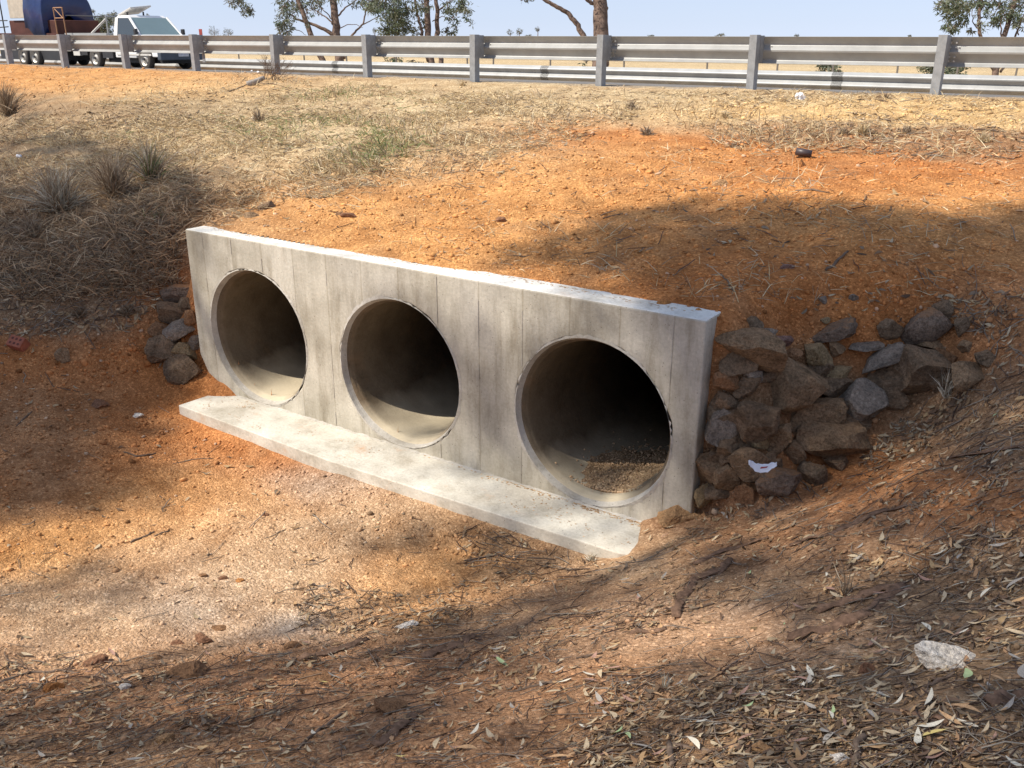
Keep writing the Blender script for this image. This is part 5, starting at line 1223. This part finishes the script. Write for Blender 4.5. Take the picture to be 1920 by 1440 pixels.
def clods():
    z1 = [(ALL, .22), ([(0, 115), (420, 130), (420, 160), (200, 230), (0, 220)], .6), ([(900, 215), (1300, 200), (1920, 190), (1920, 600), (1340, 600), (460, 420), (620, 350), (1000, 290)], .62), ([(1240, 185), (1920, 185), (1920, 260), (1240, 240)], .8),
          ([(230, 600), (330, 560), (340, 640), (250, 700), (150, 760), (100, 900), (0, 960), (0, 720)], .75), ([(0, 760), (320, 770), (330, 840), (160, 900), (0, 900)], .8), ([(340, 800), (700, 900), (1100, 1040), (900, 1060), (560, 950), (340, 850)], .55), ([(1330, 560), (1920, 560), (1920, 650), (1400, 640)], .6)]
    P, t = sample(72000, z1, distpow=.3); n = len(P); print('clods', n)
    P = P[:34000]; t = t[:34000]; n = len(P)
    bm = bmesh.new(); bmesh.ops.create_icosphere(bm, subdivisions=1, radius=1); bv = np.array([v.co[:] for v in bm.verts]); bf = np.array([[v.index for v in f.verts] for f in bm.faces]); bm.free()
    # icosahedron (12 verts) is enough
    phi = (1 + 5 ** .5) / 2; bv = np.array([(-1, phi, 0), (1, phi, 0), (-1, -phi, 0), (1, -phi, 0), (0, -1, phi), (0, 1, phi), (0, -1, -phi), (0, 1, -phi), (phi, 0, -1), (phi, 0, 1), (-phi, 0, -1), (-phi, 0, 1)]) / 1.9
    bf = np.array([(0, 11, 5), (0, 5, 1), (0, 1, 7), (0, 7, 10), (0, 10, 11), (1, 5, 9), (5, 11, 4), (11, 10, 2), (10, 7, 6), (7, 1, 8), (3, 9, 4), (3, 4, 2), (3, 2, 6), (3, 6, 8), (3, 8, 9), (4, 9, 5), (2, 4, 11), (6, 2, 10), (8, 6, 7), (9, 8, 1)])
    s = .0045 + .010 * rng.random(n) ** 3 + .016 * (rng.random(n) < .05) * rng.random(n); s *= np.clip(t / 6.5, .75, 2.0)
    yaw = rng.uniform(0, 6.283, n); x, y, z = frames(normals_at(P[:, 0], P[:, 1]), yaw, rng.uniform(0, .6, n), rng.uniform(0, 6.28, n))
    jit = rng.uniform(.7, 1.25, (n, 12, 1)); b = bv[None] * jit
    sc = np.stack([s * rng.uniform(.8, 1.5, n), s, s * rng.uniform(.5, .9, n)], -1); b = b * sc[:, None, :]
    V = P[:, None, :] + b[..., 0:1] * x[:, None] + b[..., 1:2] * y[:, None] + b[..., 2:3] * z[:, None] + (z * (s * .25)[:, None])[:, None]
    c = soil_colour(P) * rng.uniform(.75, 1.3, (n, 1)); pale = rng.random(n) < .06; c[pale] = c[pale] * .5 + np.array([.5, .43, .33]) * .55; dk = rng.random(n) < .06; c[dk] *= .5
    F = (bf[None] + (np.arange(n) * 12)[:, None, None]).reshape(-1, 3)
    o = link('soil_crumbs', big_mesh('soil_crumbs', V.reshape(-1, 3), F, np.repeat(c, 12, axis=0), M['clod'], False)); tag(o, 'loose crumbs and pebbles of orange soil strewn over the whole bank and ditch', 'gravel', kind='stuff')
clods()
LEAFC = np.array([(.90, .84, .76)]) * np.array([(.48, .35, .20), (.42, .28, .155), (.31, .25, .18), (.25, .165, .10), (.48, .39, .26), (.18, .115, .075), (.38, .24, .14), (.54, .46, .33), (.24, .19, .14), (.15, .10, .065)])
def leaf_geo(n, L, W, curl, fold):
    st = np.array([0, .22, .5, .78, 1.0]); wd = np.array([0, .75, 1, .62, 0])
    out = np.zeros((n, 8, 3)); idx = [(0, 0)]
    rows = []
    side = rng.uniform(-.18, .18, n)
    k = 0
    for i, (a, w) in enumerate(zip(st, wd)):
        xx = (a - .5) * L; bend = side * L * (4 * (a - .5) ** 2 - 1) ; zz = curl * L * (a - .5) ** 2 * 2
        if i in (0, 4):
            out[:, k] = np.stack([xx, bend, zz], -1); k += 1
        else:
            out[:, k] = np.stack([xx, bend + W * w / 2, zz + fold * W * .5], -1); out[:, k + 1] = np.stack([xx, bend - W * w / 2, zz + fold * W * rng.uniform(0, 1, n) * .6], -1); k += 2
    return out
LF = np.array([(0, 2, 1), (1, 2, 4), (1, 4, 3), (3, 4, 6), (3, 6, 5), (5, 6, 7)])
LITTER = [([(-60, 1215), (200, 1235), (380, 1215), (560, 1205), (640, 1160), (760, 1120), (900, 1080), (1000, 1030), (860, 980), (1000, 1000), (1160, 1045), (1250, 1015), (1330, 960), (1480, 930), (1600, 890), (1680, 800), (1780, 740), (1930, 640), (1990, 640), (1990, 1500), (-60, 1500)], .42),
          ([(1180, 1240), (1500, 1230), (1650, 1330), (1990, 1280), (1990, 1500), (1100, 1500), (1060, 1400)], .95), ([(1560, 1060), (1990, 960), (1990, 1240), (1700, 1200), (1500, 1120)], .9), ([(560, 1090), (800, 1110), (900, 1160), (640, 1200), (560, 1180)], .8), ([(860, 985), (1150, 1040), (1060, 1090), (880, 1060)], .85),
          ([(-60, 1240), (300, 1240), (700, 1220), (1100, 1130), (1300, 1120), (1240, 1160), (900, 1260), (600, 1330), (200, 1400), (-60, 1420)], .75), ([(1600, 870), (1700, 790), (1990, 700), (1990, 900), (1700, 960)], .7), ([(1750, 560), (1920, 540), (1920, 720), (1850, 640)], .6),
          ([(1170, 1205), (1330, 1170), (1500, 1140), (1510, 1165), (1330, 1215), (1180, 1250)], -.9), ([(1150, 1250), (1420, 1200), (1600, 1230), (1500, 1260), (1200, 1260)], -.5),
          ([(-60, 400), (100, 380), (350, 420), (340, 560), (200, 620), (-60, 640)], .5), ([(-60, 230), (220, 205), (420, 165), (560, 160), (300, 235), (100, 260), (-60, 290)], .42), ([(-60, 560), (260, 560), (240, 620), (-60, 640)], .5),
          ([(950, 165), (1920, 180), (1920, 215), (1300, 200), (1000, 260), (880, 240)], .3), ([(1330, 240), (1500, 215), (1920, 235), (1920, 300), (1500, 290)], .5), ([(1330, 375), (1480, 340), (1560, 400), (1450, 480), (1340, 470)], .14), ([(450, 190), (1000, 190), (1000, 330), (450, 340)], .15),
          ([(-60, 640), (330, 640), (340, 800), (760, 960), (1000, 990), (640, 1140), (0, 1230)], .022), ([(500, 420), (1300, 560), (1920, 640), (1920, 300), (1000, 260)], .03)]
def litter():
    P, t = sample(230000, LITTER, distpow=.7); print('leaves', len(P)); P = P[:80000]; t = t[:80000]; n = len(P)
    sh = .5 + .5 * fbm(P[:, 0] * 2.0, P[:, 1] * 2.0, 3, 91); k = rng.random(n) < np.clip(sh * 1.9 - .25, .08, 1); P = P[k]; t = t[k]; n = len(P)
    L = (.014 + .068 * rng.random(n) ** 1.5) * np.clip(t / 6, .8, 1.25); W = L * rng.uniform(.13, .36, n)
    g = leaf_geo(n, L, W, rng.uniform(-.25, .55, n), rng.uniform(-.2, .8, n))
    ang = math.atan2(RIGHT[1], RIGHT[0]) + .35
    yaw = rng.uniform(0, 6.283, n); al = rng.random(n) < .35; yaw[al] = ang + rng.normal(size=al.sum()) * .7
    x, y, z = frames(normals_at(P[:, 0], P[:, 1]), yaw, np.abs(rng.normal(size=n)) * .35, rng.uniform(0, 6.28, n))
    V = P[:, None] + g[..., 0:1] * x[:, None] + g[..., 1:2] * y[:, None] + g[..., 2:3] * z[:, None] + (z * (.003 + .012 * rng.random(n) ** 2)[:, None])[:, None]
    c = LEAFC[rng.integers(0, len(LEAFC), n)] * rng.uniform(.65, 1.2, (n, 1))
    F = (LF[None] + (np.arange(n) * 8)[:, None, None]).reshape(-1, 3)
    o = link('leaf_litter', big_mesh('leaf_litter', V.reshape(-1, 3), F, np.repeat(c, 8, axis=0), M['leaf'])); tag(o, 'dry buff and grey gum leaves strewn over the foreground slope and banks', 'leaf litter', kind='stuff')
litter()
def twig_stuff():
    z = [(p, (s * .5 if s > 0 else s)) for p, s in LITTER]
    P, t = sample(42000, z, distpow=.6); P = P[:3600]; t = t[:3600]; n = len(P)
    L = rng.uniform(.05, .28, n); r = rng.uniform(.0012, .0035, n) * np.clip(t / 5, .8, 1.8)
    yaw = RZ + .35 + rng.normal(size=n) * 1.5; x, y, zz = frames(normals_at(P[:, 0], P[:, 1]), yaw, rng.uniform(0, .25, n), rng.uniform(0, 6.28, n))
    st = [-.5, -.15, .2, .5]; vs = []
    off = rng.normal(size=(n, 4, 1)) * .05 * L[:, None, None]
    for i, a in enumerate(st):
        c = P + x * (a * L)[:, None] + y * off[:, i] + zz * (r * 1.6 + .004)[:, None]
        rr = r * (1 - .35 * abs(a))
        for q in range(3):
            th = 2.094 * q; vs.append(c + (y * math.cos(th) + zz * math.sin(th)) * rr[:, None])
    V = np.stack(vs, 1); f = []
    for i in range(3):
        for q in range(3): f.append((i * 3 + q, i * 3 + (q + 1) % 3, (i + 1) * 3 + (q + 1) % 3, (i + 1) * 3 + q))
    f = np.array(f); F = (f[None] + (np.arange(n) * 12)[:, None, None]).reshape(-1, 4)
    c = np.array([(.16, .11, .08), (.24, .19, .15), (.10, .06, .045), (.30, .26, .21)])[rng.integers(0, 4, n)]
    o = link('twig_litter', big_mesh('twig_litter', V.reshape(-1, 3), F, np.repeat(c, 12, axis=0), M['leaf'])); tag(o, 'fine dead twigs scattered through the leaf litter', 'twigs', kind='stuff')
twig_stuff()
GRASS = [([(1240, 190), (1920, 190), (1920, 300), (1400, 300), (1240, 230)], .14), ([(430, 420), (1300, 560), (1920, 600), (1920, 300), (1000, 260), (600, 360)], .035), ([(0, 115), (430, 130), (430, 170), (200, 215), (0, 200)], .12), ([(180, 190), (480, 165), (700, 165), (960, 175), (1000, 250), (930, 300), (830, 345), (560, 372), (470, 400), (380, 400), (300, 330), (180, 290)], 1.0), ([(-60, 215), (200, 215), (330, 240), (200, 290), (-60, 260)], .85), ([(-60, 290), (330, 290), (480, 400), (400, 420), (350, 430), (345, 530), (200, 560), (-60, 560)], .5),
         ([(230, 380), (350, 400), (345, 540), (200, 540), (160, 440)], .9), ([(950, 168), (1920, 182), (1920, 200), (1240, 195), (1000, 200)], .5), ([(1320, 245), (1560, 235), (1700, 270), (1500, 290), (1330, 280)], .35), ([(1000, 200), (1230, 200), (1100, 260), (900, 300)], .45), ([(430, 130), (700, 150), (700, 165), (430, 160)], .5)]
def blades(P, t, L, lean, cols, wmul=1.0):
    n = len(P); az = rng.uniform(0, 6.283, n)
    up = np.stack([np.cos(az) * lean, np.sin(az) * lean, np.ones(n)], -1); up /= np.linalg.norm(up, axis=1, keepdims=True)
    d2 = up + np.stack([np.cos(az), np.sin(az), -np.ones(n) * .3], -1) * rng.uniform(.1, .7, (n, 1)); d2 /= np.linalg.norm(d2, axis=1, keepdims=True)
    s = np.cross(up, rng.normal(size=(n, 3))); s /= np.linalg.norm(s, axis=1, keepdims=True)
    w = (rng.uniform(.0016, .0034, n) * wmul * np.clip(t / 6, .8, 1.8))[:, None]
    m = P + up * (L * .55)[:, None]; e = m + d2 * (L * .45)[:, None]
    V = np.stack([P - s * w, P + s * w, m - s * w * .8, m + s * w * .8, e], 1)
    F = (np.array([(0, 1, 3), (0, 3, 2), (2, 3, 4)])[None] + (np.arange(n) * 5)[:, None, None]).reshape(-1, 3)
    return V.reshape(-1, 3), F, np.repeat(cols, 5, axis=0)
STRAW = np.array([(.64, .51, .30), (.56, .43, .24), (.46, .34, .19), (.68, .57, .37), (.38, .27, .16), (.58, .50, .34)])
GREYG = np.array([(.33, .25, .17), (.26, .185, .12), (.40, .32, .23), (.20, .14, .09), (.46, .38, .28)])
def grass():
    P, t = sample(260000, GRASS, y0=120, y1=600, distpow=.2); print('grass', len(P)); P = P[:80000]; t = t[:80000]; n = len(P)
    px, py, _ = project(P)
    f = fbm(P[:, 0] * 1.1, P[:, 1] * 1.1, 3, 101); k = rng.random(n) < np.clip(.62 + 1.7 * f, .12, 1); P = P[k]; t = t[k]; px = px[k]; py = py[k]; n = len(P)
    f = fbm(P[:, 0] * .9, P[:, 1] * .9, 3, 102)
    flat_ = rng.random(n) < np.clip(.78 - .5 * f, .3, .95)
    L = rng.uniform(.04, .15, n) * (1 + .8 * np.clip(f, 0, 1)); lean = np.where(flat_, rng.uniform(1.5, 7, n), rng.uniform(.1, 1.3, n)); L = np.where(flat_, L * 1.25, L)
    c = STRAW[rng.integers(0, 6, n)] * rng.uniform(.8, 1.2, (n, 1))
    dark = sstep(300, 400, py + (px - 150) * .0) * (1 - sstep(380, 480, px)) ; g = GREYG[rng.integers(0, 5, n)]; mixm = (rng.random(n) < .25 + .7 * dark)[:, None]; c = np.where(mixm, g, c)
    green = np.zeros(n)
    for cx, cy, rx_, ry_, w in ((640, 180, 90, 14, .3), (560, 235, 120, 25, .35), (720, 285, 70, 30, .45), (690, 255, 60, 20, .35), (760, 200, 50, 14, .3), (300, 400, 30, 20, .2), (250, 255, 30, 10, .2)): green += w * np.exp(-((px - cx) / rx_) ** 2 - ((py - cy) / ry_) ** 2)
    gm = (rng.random(n) < green)[:, None]; c = np.where(gm, np.array([(.20, .24, .10)]) * rng.uniform(.8, 1.3, (n, 1)), c)
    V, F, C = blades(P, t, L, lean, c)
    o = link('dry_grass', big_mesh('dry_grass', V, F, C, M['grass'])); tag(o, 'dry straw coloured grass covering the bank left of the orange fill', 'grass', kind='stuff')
grass()
def tussock(px, py, w, h, n, cols, label, spread=1.0, name='grass_tussock', cat='grass tussock', twiggy=False):
    P0, D = hit1(px, py + h * .45); s = D / FPX; R = w * s / 2; H = h * s
    a = rng.uniform(0, 6.28, n); r = R * .35 * np.sqrt(rng.random(n)); P = np.stack([r * np.cos(a), r * np.sin(a), np.full(n, -.01)], -1)
    L = H * rng.uniform(.25, 1.15, n); lean = np.abs(rng.normal(size=n)) ** 1.5 * .9 * spread * (w / h)
    c = cols[rng.integers(0, len(cols), n)] * rng.uniform(.8, 1.2, (n, 1)); V, F, C = blades(P, np.full(n, D), L, lean, c, 1.1)
    o = link(name, big_mesh(name, V, F, C, M['grass'])); o.location = P0; tag(o, label, cat); return o
PALE = np.array([(.55, .5, .4), (.45, .4, .3), (.62, .58, .48), (.36, .3, .22)])
for a in [(112, 350, 110, 95, 700, np.concatenate([PALE, GREYG[:2]]), 'large pale tussock with long whitish stalks on the left bank'), (215, 325, 80, 90, 700, GREYG, 'brown tussock standing right of the large pale one'), (285, 300, 60, 80, 450, np.concatenate([GREYG, PALE[:1], np.array([(.15, .2, .08)])]), 'tussock with a few green shoots right of the brown one'),
          (16, 185, 46, 70, 500, GREYG * .9, 'dark brown tussock at the left edge below the guardrail'), (150, 582, 46, 24, 260, GREYG * .7, 'small dark tuft, left one of the pair left of the rock stack'), (238, 577, 40, 26, 260, GREYG * .75, 'small dark reddish tuft, right one of the pair left of the rock stack'),
          (60, 420, 60, 50, 300, GREYG, 'thin leaning tussock low on the left edge of the bank'), (1185, 195, 26, 22, 180, GREYG, 'little grey tuft below the guardrail in the middle'), (1212, 243, 34, 20, 200, GREYG, 'dark low tuft on the sunny fill in the middle'), (1360, 213, 22, 16, 120, STRAW, 'small straw tuft left of the leaning guardrail post'),
          (1870, 165, 30, 0, 0, STRAW, ''), (1618, 240, 26, 26, 200, STRAW, 'straw tuft among the brown litter band at the right'), (1580, 243, 26, 18, 140, GREYG, 'grey tuft just left of the straw tuft in the litter band'), (1660, 178, 16, 16, 100, GREYG, 'tiny brown tuft on the verge between the two right hand posts'), (1845, 255, 50, 22, 260, STRAW, 'yellowish mat of grass at the right edge of the fill'),
          (1375, 270, 20, 16, 90, GREYG, 'small brown tuft with a fallen stalk on the sunny fill'), (868, 155, 12, 14, 60, STRAW, 'pale sprig at the foot of the centre left guardrail post'), (485, 215, 34, 28, 200, GREYG, 'brownish tuft in the sunny grass right of the wood chunk'), (1775, 715, 40, 60, 70, PALE, 'thin dry stalks standing before the biggest dark boulder'),
          (1245, 1270, 14, 50, 30, PALE, 'few upright dry stalks in the foreground centre right'), (1585, 1080, 50, 70, 40, GREYG, 'sparse grey stalks on the slope below the rock heap'), (1700, 240, 40, 18, 200, GREYG, 'matted grey brown tuft in the litter band'), (400, 610, 0, 0, 0, STRAW, ''), (1110, 1040, 30, 22, 60, PALE, 'sprig of dry grass at the right corner of the apron')]:
    if a[4]: tussock(*a)
def dead_shrub():
    P0, D = hit1(512, 150); root = empty('dead_shrub', tuple(P0)); tag(root, 'leafless grey shrub tangled round the foot of a guardrail post', 'shrub'); mb = MB(); r = random.Random(5); s = D / FPX
    def br_(p, d, L, rad, k):
        q = p + d * L; mb.tube([tuple(p), tuple(p + d * L * .5 + Vector((r.uniform(-1, 1), r.uniform(-1, 1), r.uniform(-1, 1))) * L * .12), tuple(q)], [rad, rad * .8, rad * .55], 4, False)
        if k > 0:
            for _ in range(3): br_(p + d * L * r.uniform(.4, 1), (d + Vector((r.uniform(-1, 1), r.uniform(-1, 1), r.uniform(-.6, .7))) * .85).normalized(), L * r.uniform(.55, .8), rad * .6, k - 1)
    for _ in range(16):
        br_(Vector((r.uniform(-.15, .15), r.uniform(-.15, .15), 0)), Vector((r.uniform(-1, 1), r.uniform(-1, 1), r.uniform(.3, 1.2))).normalized(), .25, .006, 3)
    o = mb.build('twigs', M['stick'], root); o['kind'] = 'stuff'
dead_shrub()

# soil that has slid on to the concrete
def spill(label, pts, h, name='soil_spill', seedk=0):
    """low irregular mounds: (x, y, z, radius)"""
    V = []; F = []
    for (x, y, z, r) in pts:
        c = len(V); rr = rng.uniform(.6, 1.15, 9) * r; V.append((x, y, z + h * r * 4)); a = np.linspace(0, 6.283, 10)[:-1]
        for k in range(9): V.append((x + rr[k] * .55 * math.cos(a[k]), y + rr[k] * .4 * math.sin(a[k]), z + h * r * 3))
        for k in range(9): V.append((x + rr[k] * math.cos(a[k]), y + rr[k] * .7 * math.sin(a[k]), z + .0006))
        for k in range(9): F.append((c, c + 1 + k, c + 1 + (k + 1) % 9)); F.append((c + 1 + k, c + 10 + k, c + 10 + (k + 1) % 9)); F.append((c + 1 + k, c + 10 + (k + 1) % 9, c + 1 + (k + 1) % 9))
    V = np.array(V); C = soil_colour(V) * 0 + np.array((.54, .36, .21)) * rng.uniform(.75, 1.15, (len(V), 1))
    o = link(name, big_mesh(name, V, np.array(F), C, M['soil'])); tag(o, label, 'soil', kind='stuff')
r2 = random.Random(9); pts = []
for _ in range(26):
    cx = r2.choice([r2.uniform(-7.0, -6.3), r2.uniform(-3.6, -2.3), r2.uniform(-6.9, -2.3)]); cy2 = r2.uniform(4.88, 5.22)
    for _ in range(14): pts.append((cx + r2.gauss(0, .06), min(5.25, max(4.8, cy2 + r2.gauss(0, .03))), .0004, r2.uniform(.002, .010)))
for _ in range(420):
    x = -2.25 - abs(r2.gauss(0, .8)); pts.append((x, WY0 - abs(r2.gauss(0, .03)) - .004, .0004, r2.uniform(.003, .014)))
for _ in range(420):
    x = r2.uniform(-7.1, -2.25); pts.append((x, 5.475 + .03 * math.sin(x * 3) - abs(r2.gauss(0, .035)), WZ + .0004, r2.uniform(.002, .013)))
spill('crumbs of orange soil fallen on the top of the headwall and on the apron', pts, .03)
# gravelly silt inside the right hand pipe
def silt():
    x0, z0 = PIPES[2]; nu, nv = 70, 90
    U, W_ = np.meshgrid(np.linspace(-1, 1, nu), np.linspace(0, 1, nv), indexing='ij'); th = (U * .85).ravel() + .04; y = WY0 + .13 + 2.2 * W_.ravel()
    nz = fbm(th * 5, y * 5, 4, 7); T = .058 * np.exp(-((y - WY0 - .55) / .42) ** 2 - ((th - .1) / .42) ** 2) * (1 + .5 * nz) + .010 * fbm(th * 22, y * 14, 3, 8) - .014
    r = .582 - T; V = np.stack([x0 + r * np.sin(th), y, z0 - r * np.cos(th)], -1)
    i, j = np.meshgrid(np.arange(nu - 1), np.arange(nv - 1), indexing='ij'); F = np.stack([i * nv + j, (i + 1) * nv + j, (i + 1) * nv + j + 1, i * nv + j + 1], -1).reshape(-1, 4)
    keep = T[F].max(1) > -.004; F = F[keep]
    C = np.tile(np.array((.50, .34, .20)), (len(V), 1)) * (1 + .25 * fbm(th * 9, y * 9, 3, 9))[:, None]
    o = link('silt', big_mesh('silt', V, F, C, M['soil'], True)); tag(o, 'drift of orange silt and gravel just inside the right hand pipe', 'soil', kind='stuff')
silt()

# ------------------------------------------------------------------ single fallen leaves near the viewer
def leaf_mesh(seed, mat):
    r = np.random.default_rng(seed); st = np.linspace(0, 1, 7); V = []; F = []
    wr = r.uniform(.16, .26); side = r.uniform(-.2, .2); curl = r.uniform(-.2, .6); fold = r.uniform(.0, .6); tw = r.uniform(-.6, .6)
    for a in st:
        w = wr * (math.sin(math.pi * min(1, a * .96 + .02)) ** .8) * (1.15 - .35 * a) / 2 + .004; b = side * (4 * (a - .5) ** 2 - 1) * .5; z = curl * (a - .5) ** 2
        for q in (-1, 0, 1): V.append((a - .5, b + q * w, z + abs(q) * fold * w + q * tw * (a - .5) * w))
    V.append((-.62, side * .3, curl * .3)); n = 7
    for i in range(n - 1):
        for q in range(2): F.append((i * 3 + q, (i + 1) * 3 + q, (i + 1) * 3 + q + 1, i * 3 + q + 1))
    mb = MB(); mb.v = V; mb.f = F + [(0, 1, 21), (1, 2, 21)]; me = mb.mesh('fallen_leaf'); me.materials.append(mat); me.polygons.foreach_set('use_smooth', np.ones(len(me.polygons), bool)); return me
LM = {'buff': plain('buff_leaf', (.50, .39, .25), .7, 0, .3, .25, 18), 'grey': plain('grey_leaf', (.36, .32, .27), .7, 0, .3, .25, 18), 'tan': plain('tan_leaf', (.44, .27, .14), .65, 0, .3, .25, 18), 'pinkish brown': plain('pinkish_leaf', (.36, .21, .155), .7, 0, .3, .25, 18),
      'pale': plain('pale_leaf', (.60, .55, .44), .7, 0, .3, .15, 18), 'green': plain('green_leaf', (.36, .45, .22), .55, 0, .4, .12, 18), 'yellow': plain('yellow_leaf', (.60, .47, .16), .6, 0, .4, .12, 18)}
LMESH = {k: [leaf_mesh(17 * i + len(k), m) for i in range(5)] for k, m in LM.items()}
def place_leaf(px, py, kind, label, L, group=None, up=.01):
    P, D = hit1(px, py); n = normals_at(P[0:1], P[1:2])[0]; o = bpy.data.objects.new('fallen_leaf', rnd.choice(LMESH[kind])); COL.objects.link(o)
    z = Vector(n) + Vector((rnd.uniform(-.25, .25), rnd.uniform(-.25, .25), 0)); q = z.to_track_quat('Z', 'X'); o.rotation_mode = 'QUATERNION'; o.rotation_quaternion = q @ Matrix.Rotation(rnd.uniform(0, 6.28), 4, 'Z').to_quaternion()
    o.location = P + n * up; o.scale = (L, L, L); tag(o, label, 'leaf', group); return o
for px, py, k, L, lab in [(1409, 1081, 'green', .05, 'small green leaf above the hooked bark strip'), (1814, 1276, 'green', .115, 'long green leaf lying against the lower edge of the large whitish rock'), (1158, 1384, 'green', .07, 'left leaf of a green pair near the bottom edge'), (1178, 1388, 'green', .07, 'right leaf of a green pair near the bottom edge'),
                          (1403, 1333, 'green', .05, 'short green leaf in the dense litter left of the two ochre stones'), (1562, 1345, 'green', .05, 'green leaf in the dense litter above the cream stone'), (1747, 1385, 'yellow', .08, 'yellow green folded leaf near the bottom right'), (1475, 1178, 'green', .035, 'tiny green leaf touching the long bark strip'),
                          (769, 1253, 'pale', .055, 'rounded pale leaf on the foreground slope'), (942, 1246, 'green', .11, 'long dull green leaf in the central litter'), (590, 1383, 'pale', .07, 'pale yellowish leaf standing out near the bottom left'), (755, 1428, 'yellow', .05, 'orange yellow leaf at the bottom edge left of centre'), (606, 1285, 'yellow', .045, 'orange yellow leaf beside the brown earth slab'),
                          (902, 1306, 'pale', .07, 'pale leaf on the bare earth in the lower centre'), (1870, 782, 'green', .05, 'green leaf on the right hand bank'), (110, 1120, 'green', .05, 'green leaf on the shaded ditch floor at the left'), (183, 1081, 'yellow', .025, 'bright yellow fleck of leaf on the ditch floor')]:
    place_leaf(px, py, k, lab, L, None, .018)
ZN = [('in the dense litter at the bottom right', (1100, 1230, 1930, 1440), 115), ('in the litter right of the long bark strip', (1600, 1000, 1930, 1230), 55), ('in the litter across the lower middle', (560, 1180, 1150, 1440), 55), ('in the litter at the lower left', (0, 1220, 560, 1440), 38), ('on the slope below the rock heap', (1150, 960, 1600, 1160), 22)]
for zn, (x0, y0, x1, y1), cnt in ZN:
    for i in range(cnt):
        for _ in range(20):
            px = rnd.uniform(x0, x1); py = rnd.uniform(y0, y1)
            if not (1180 < px < 1500 and 1140 < py < 1240) and not (1715 < px < 1850 and 1210 < py < 1290): break
        k = rnd.choices(['buff', 'grey', 'tan', 'pinkish brown', 'pale'], [5, 3, 3, 2, 2])[0]
        place_leaf(px, py, k, '%s dry gum leaf lying %s' % (k, zn), rnd.uniform(.04, .085), '%s gum leaves %s' % (k, zn), rnd.uniform(.008, .022))
# tangled dead brush on the shaded left bank
def brush():
    Z = [([(-60, 330), (330, 310), (470, 395), (350, 430), (345, 540), (180, 570), (-60, 560)], .6), ([(200, 400), (350, 410), (345, 545), (230, 545)], 1.0), ([(-60, 200), (330, 215), (420, 300), (-60, 330)], .2)]
    P, t = sample(60000, Z, y0=190, y1=600); P = P[:9000]; t = t[:9000]; n = len(P); P[:, 2] += rng.random(n) ** 2 * .10
    L = rng.uniform(.08, .26, n); lean = rng.uniform(.4, 4, n); c = GREYG[rng.integers(0, 5, n)] * np.array([1.3, 1.2, 1.05]) * rng.uniform(.7, 1.4, (n, 1))
    V, F, C = blades(P, t, L, lean, c, .9); o = link('dead_brush', big_mesh('dead_brush', V, F, C, M['grass'])); tag(o, 'tangled dead brown brush over the shaded left bank', 'brush', kind='stuff')
brush()
# gravel feathering out round the silt in the right hand pipe
def pipe_gravel():
    x0, z0 = PIPES[2]; n = 700; y = WY0 + .50 + rng.normal(size=n) * .30; y = np.maximum(y, WY0 + .14); th = .08 + rng.normal(size=n) * .26; th = np.clip(th, -.9, .9)
    rr = .578 - np.maximum(0, .058 * np.exp(-((y - WY0 - .55) / .42) ** 2 - ((th - .1) / .42) ** 2) - .014); P = np.stack([x0 + rr * np.sin(th), y, z0 - rr * np.cos(th)], -1)
    b = np.array([(0, 0, 1), (1, 0, 0), (0, 1, 0), (-1, 0, 0), (0, -1, 0), (0, 0, -1)], float); f = np.array([(0, 1, 2), (0, 2, 3), (0, 3, 4), (0, 4, 1), (5, 2, 1), (5, 3, 2), (5, 4, 3), (5, 1, 4)])
    s = rng.uniform(.004, .013, (n, 1, 1)); V = P[:, None] + b[None] * s * rng.uniform(.7, 1.3, (n, 6, 1)); C = np.array((.48, .33, .20)) * rng.uniform(.6, 1.3, (n, 1))
    o = link('pipe_gravel', big_mesh('pipe_gravel', V.reshape(-1, 3), (f[None] + (np.arange(n) * 6)[:, None, None]).reshape(-1, 3), np.repeat(C, 6, axis=0), M['clod'])); tag(o, 'gravel strewn over the floor of the right hand pipe', 'gravel', kind='stuff')
pipe_gravel()
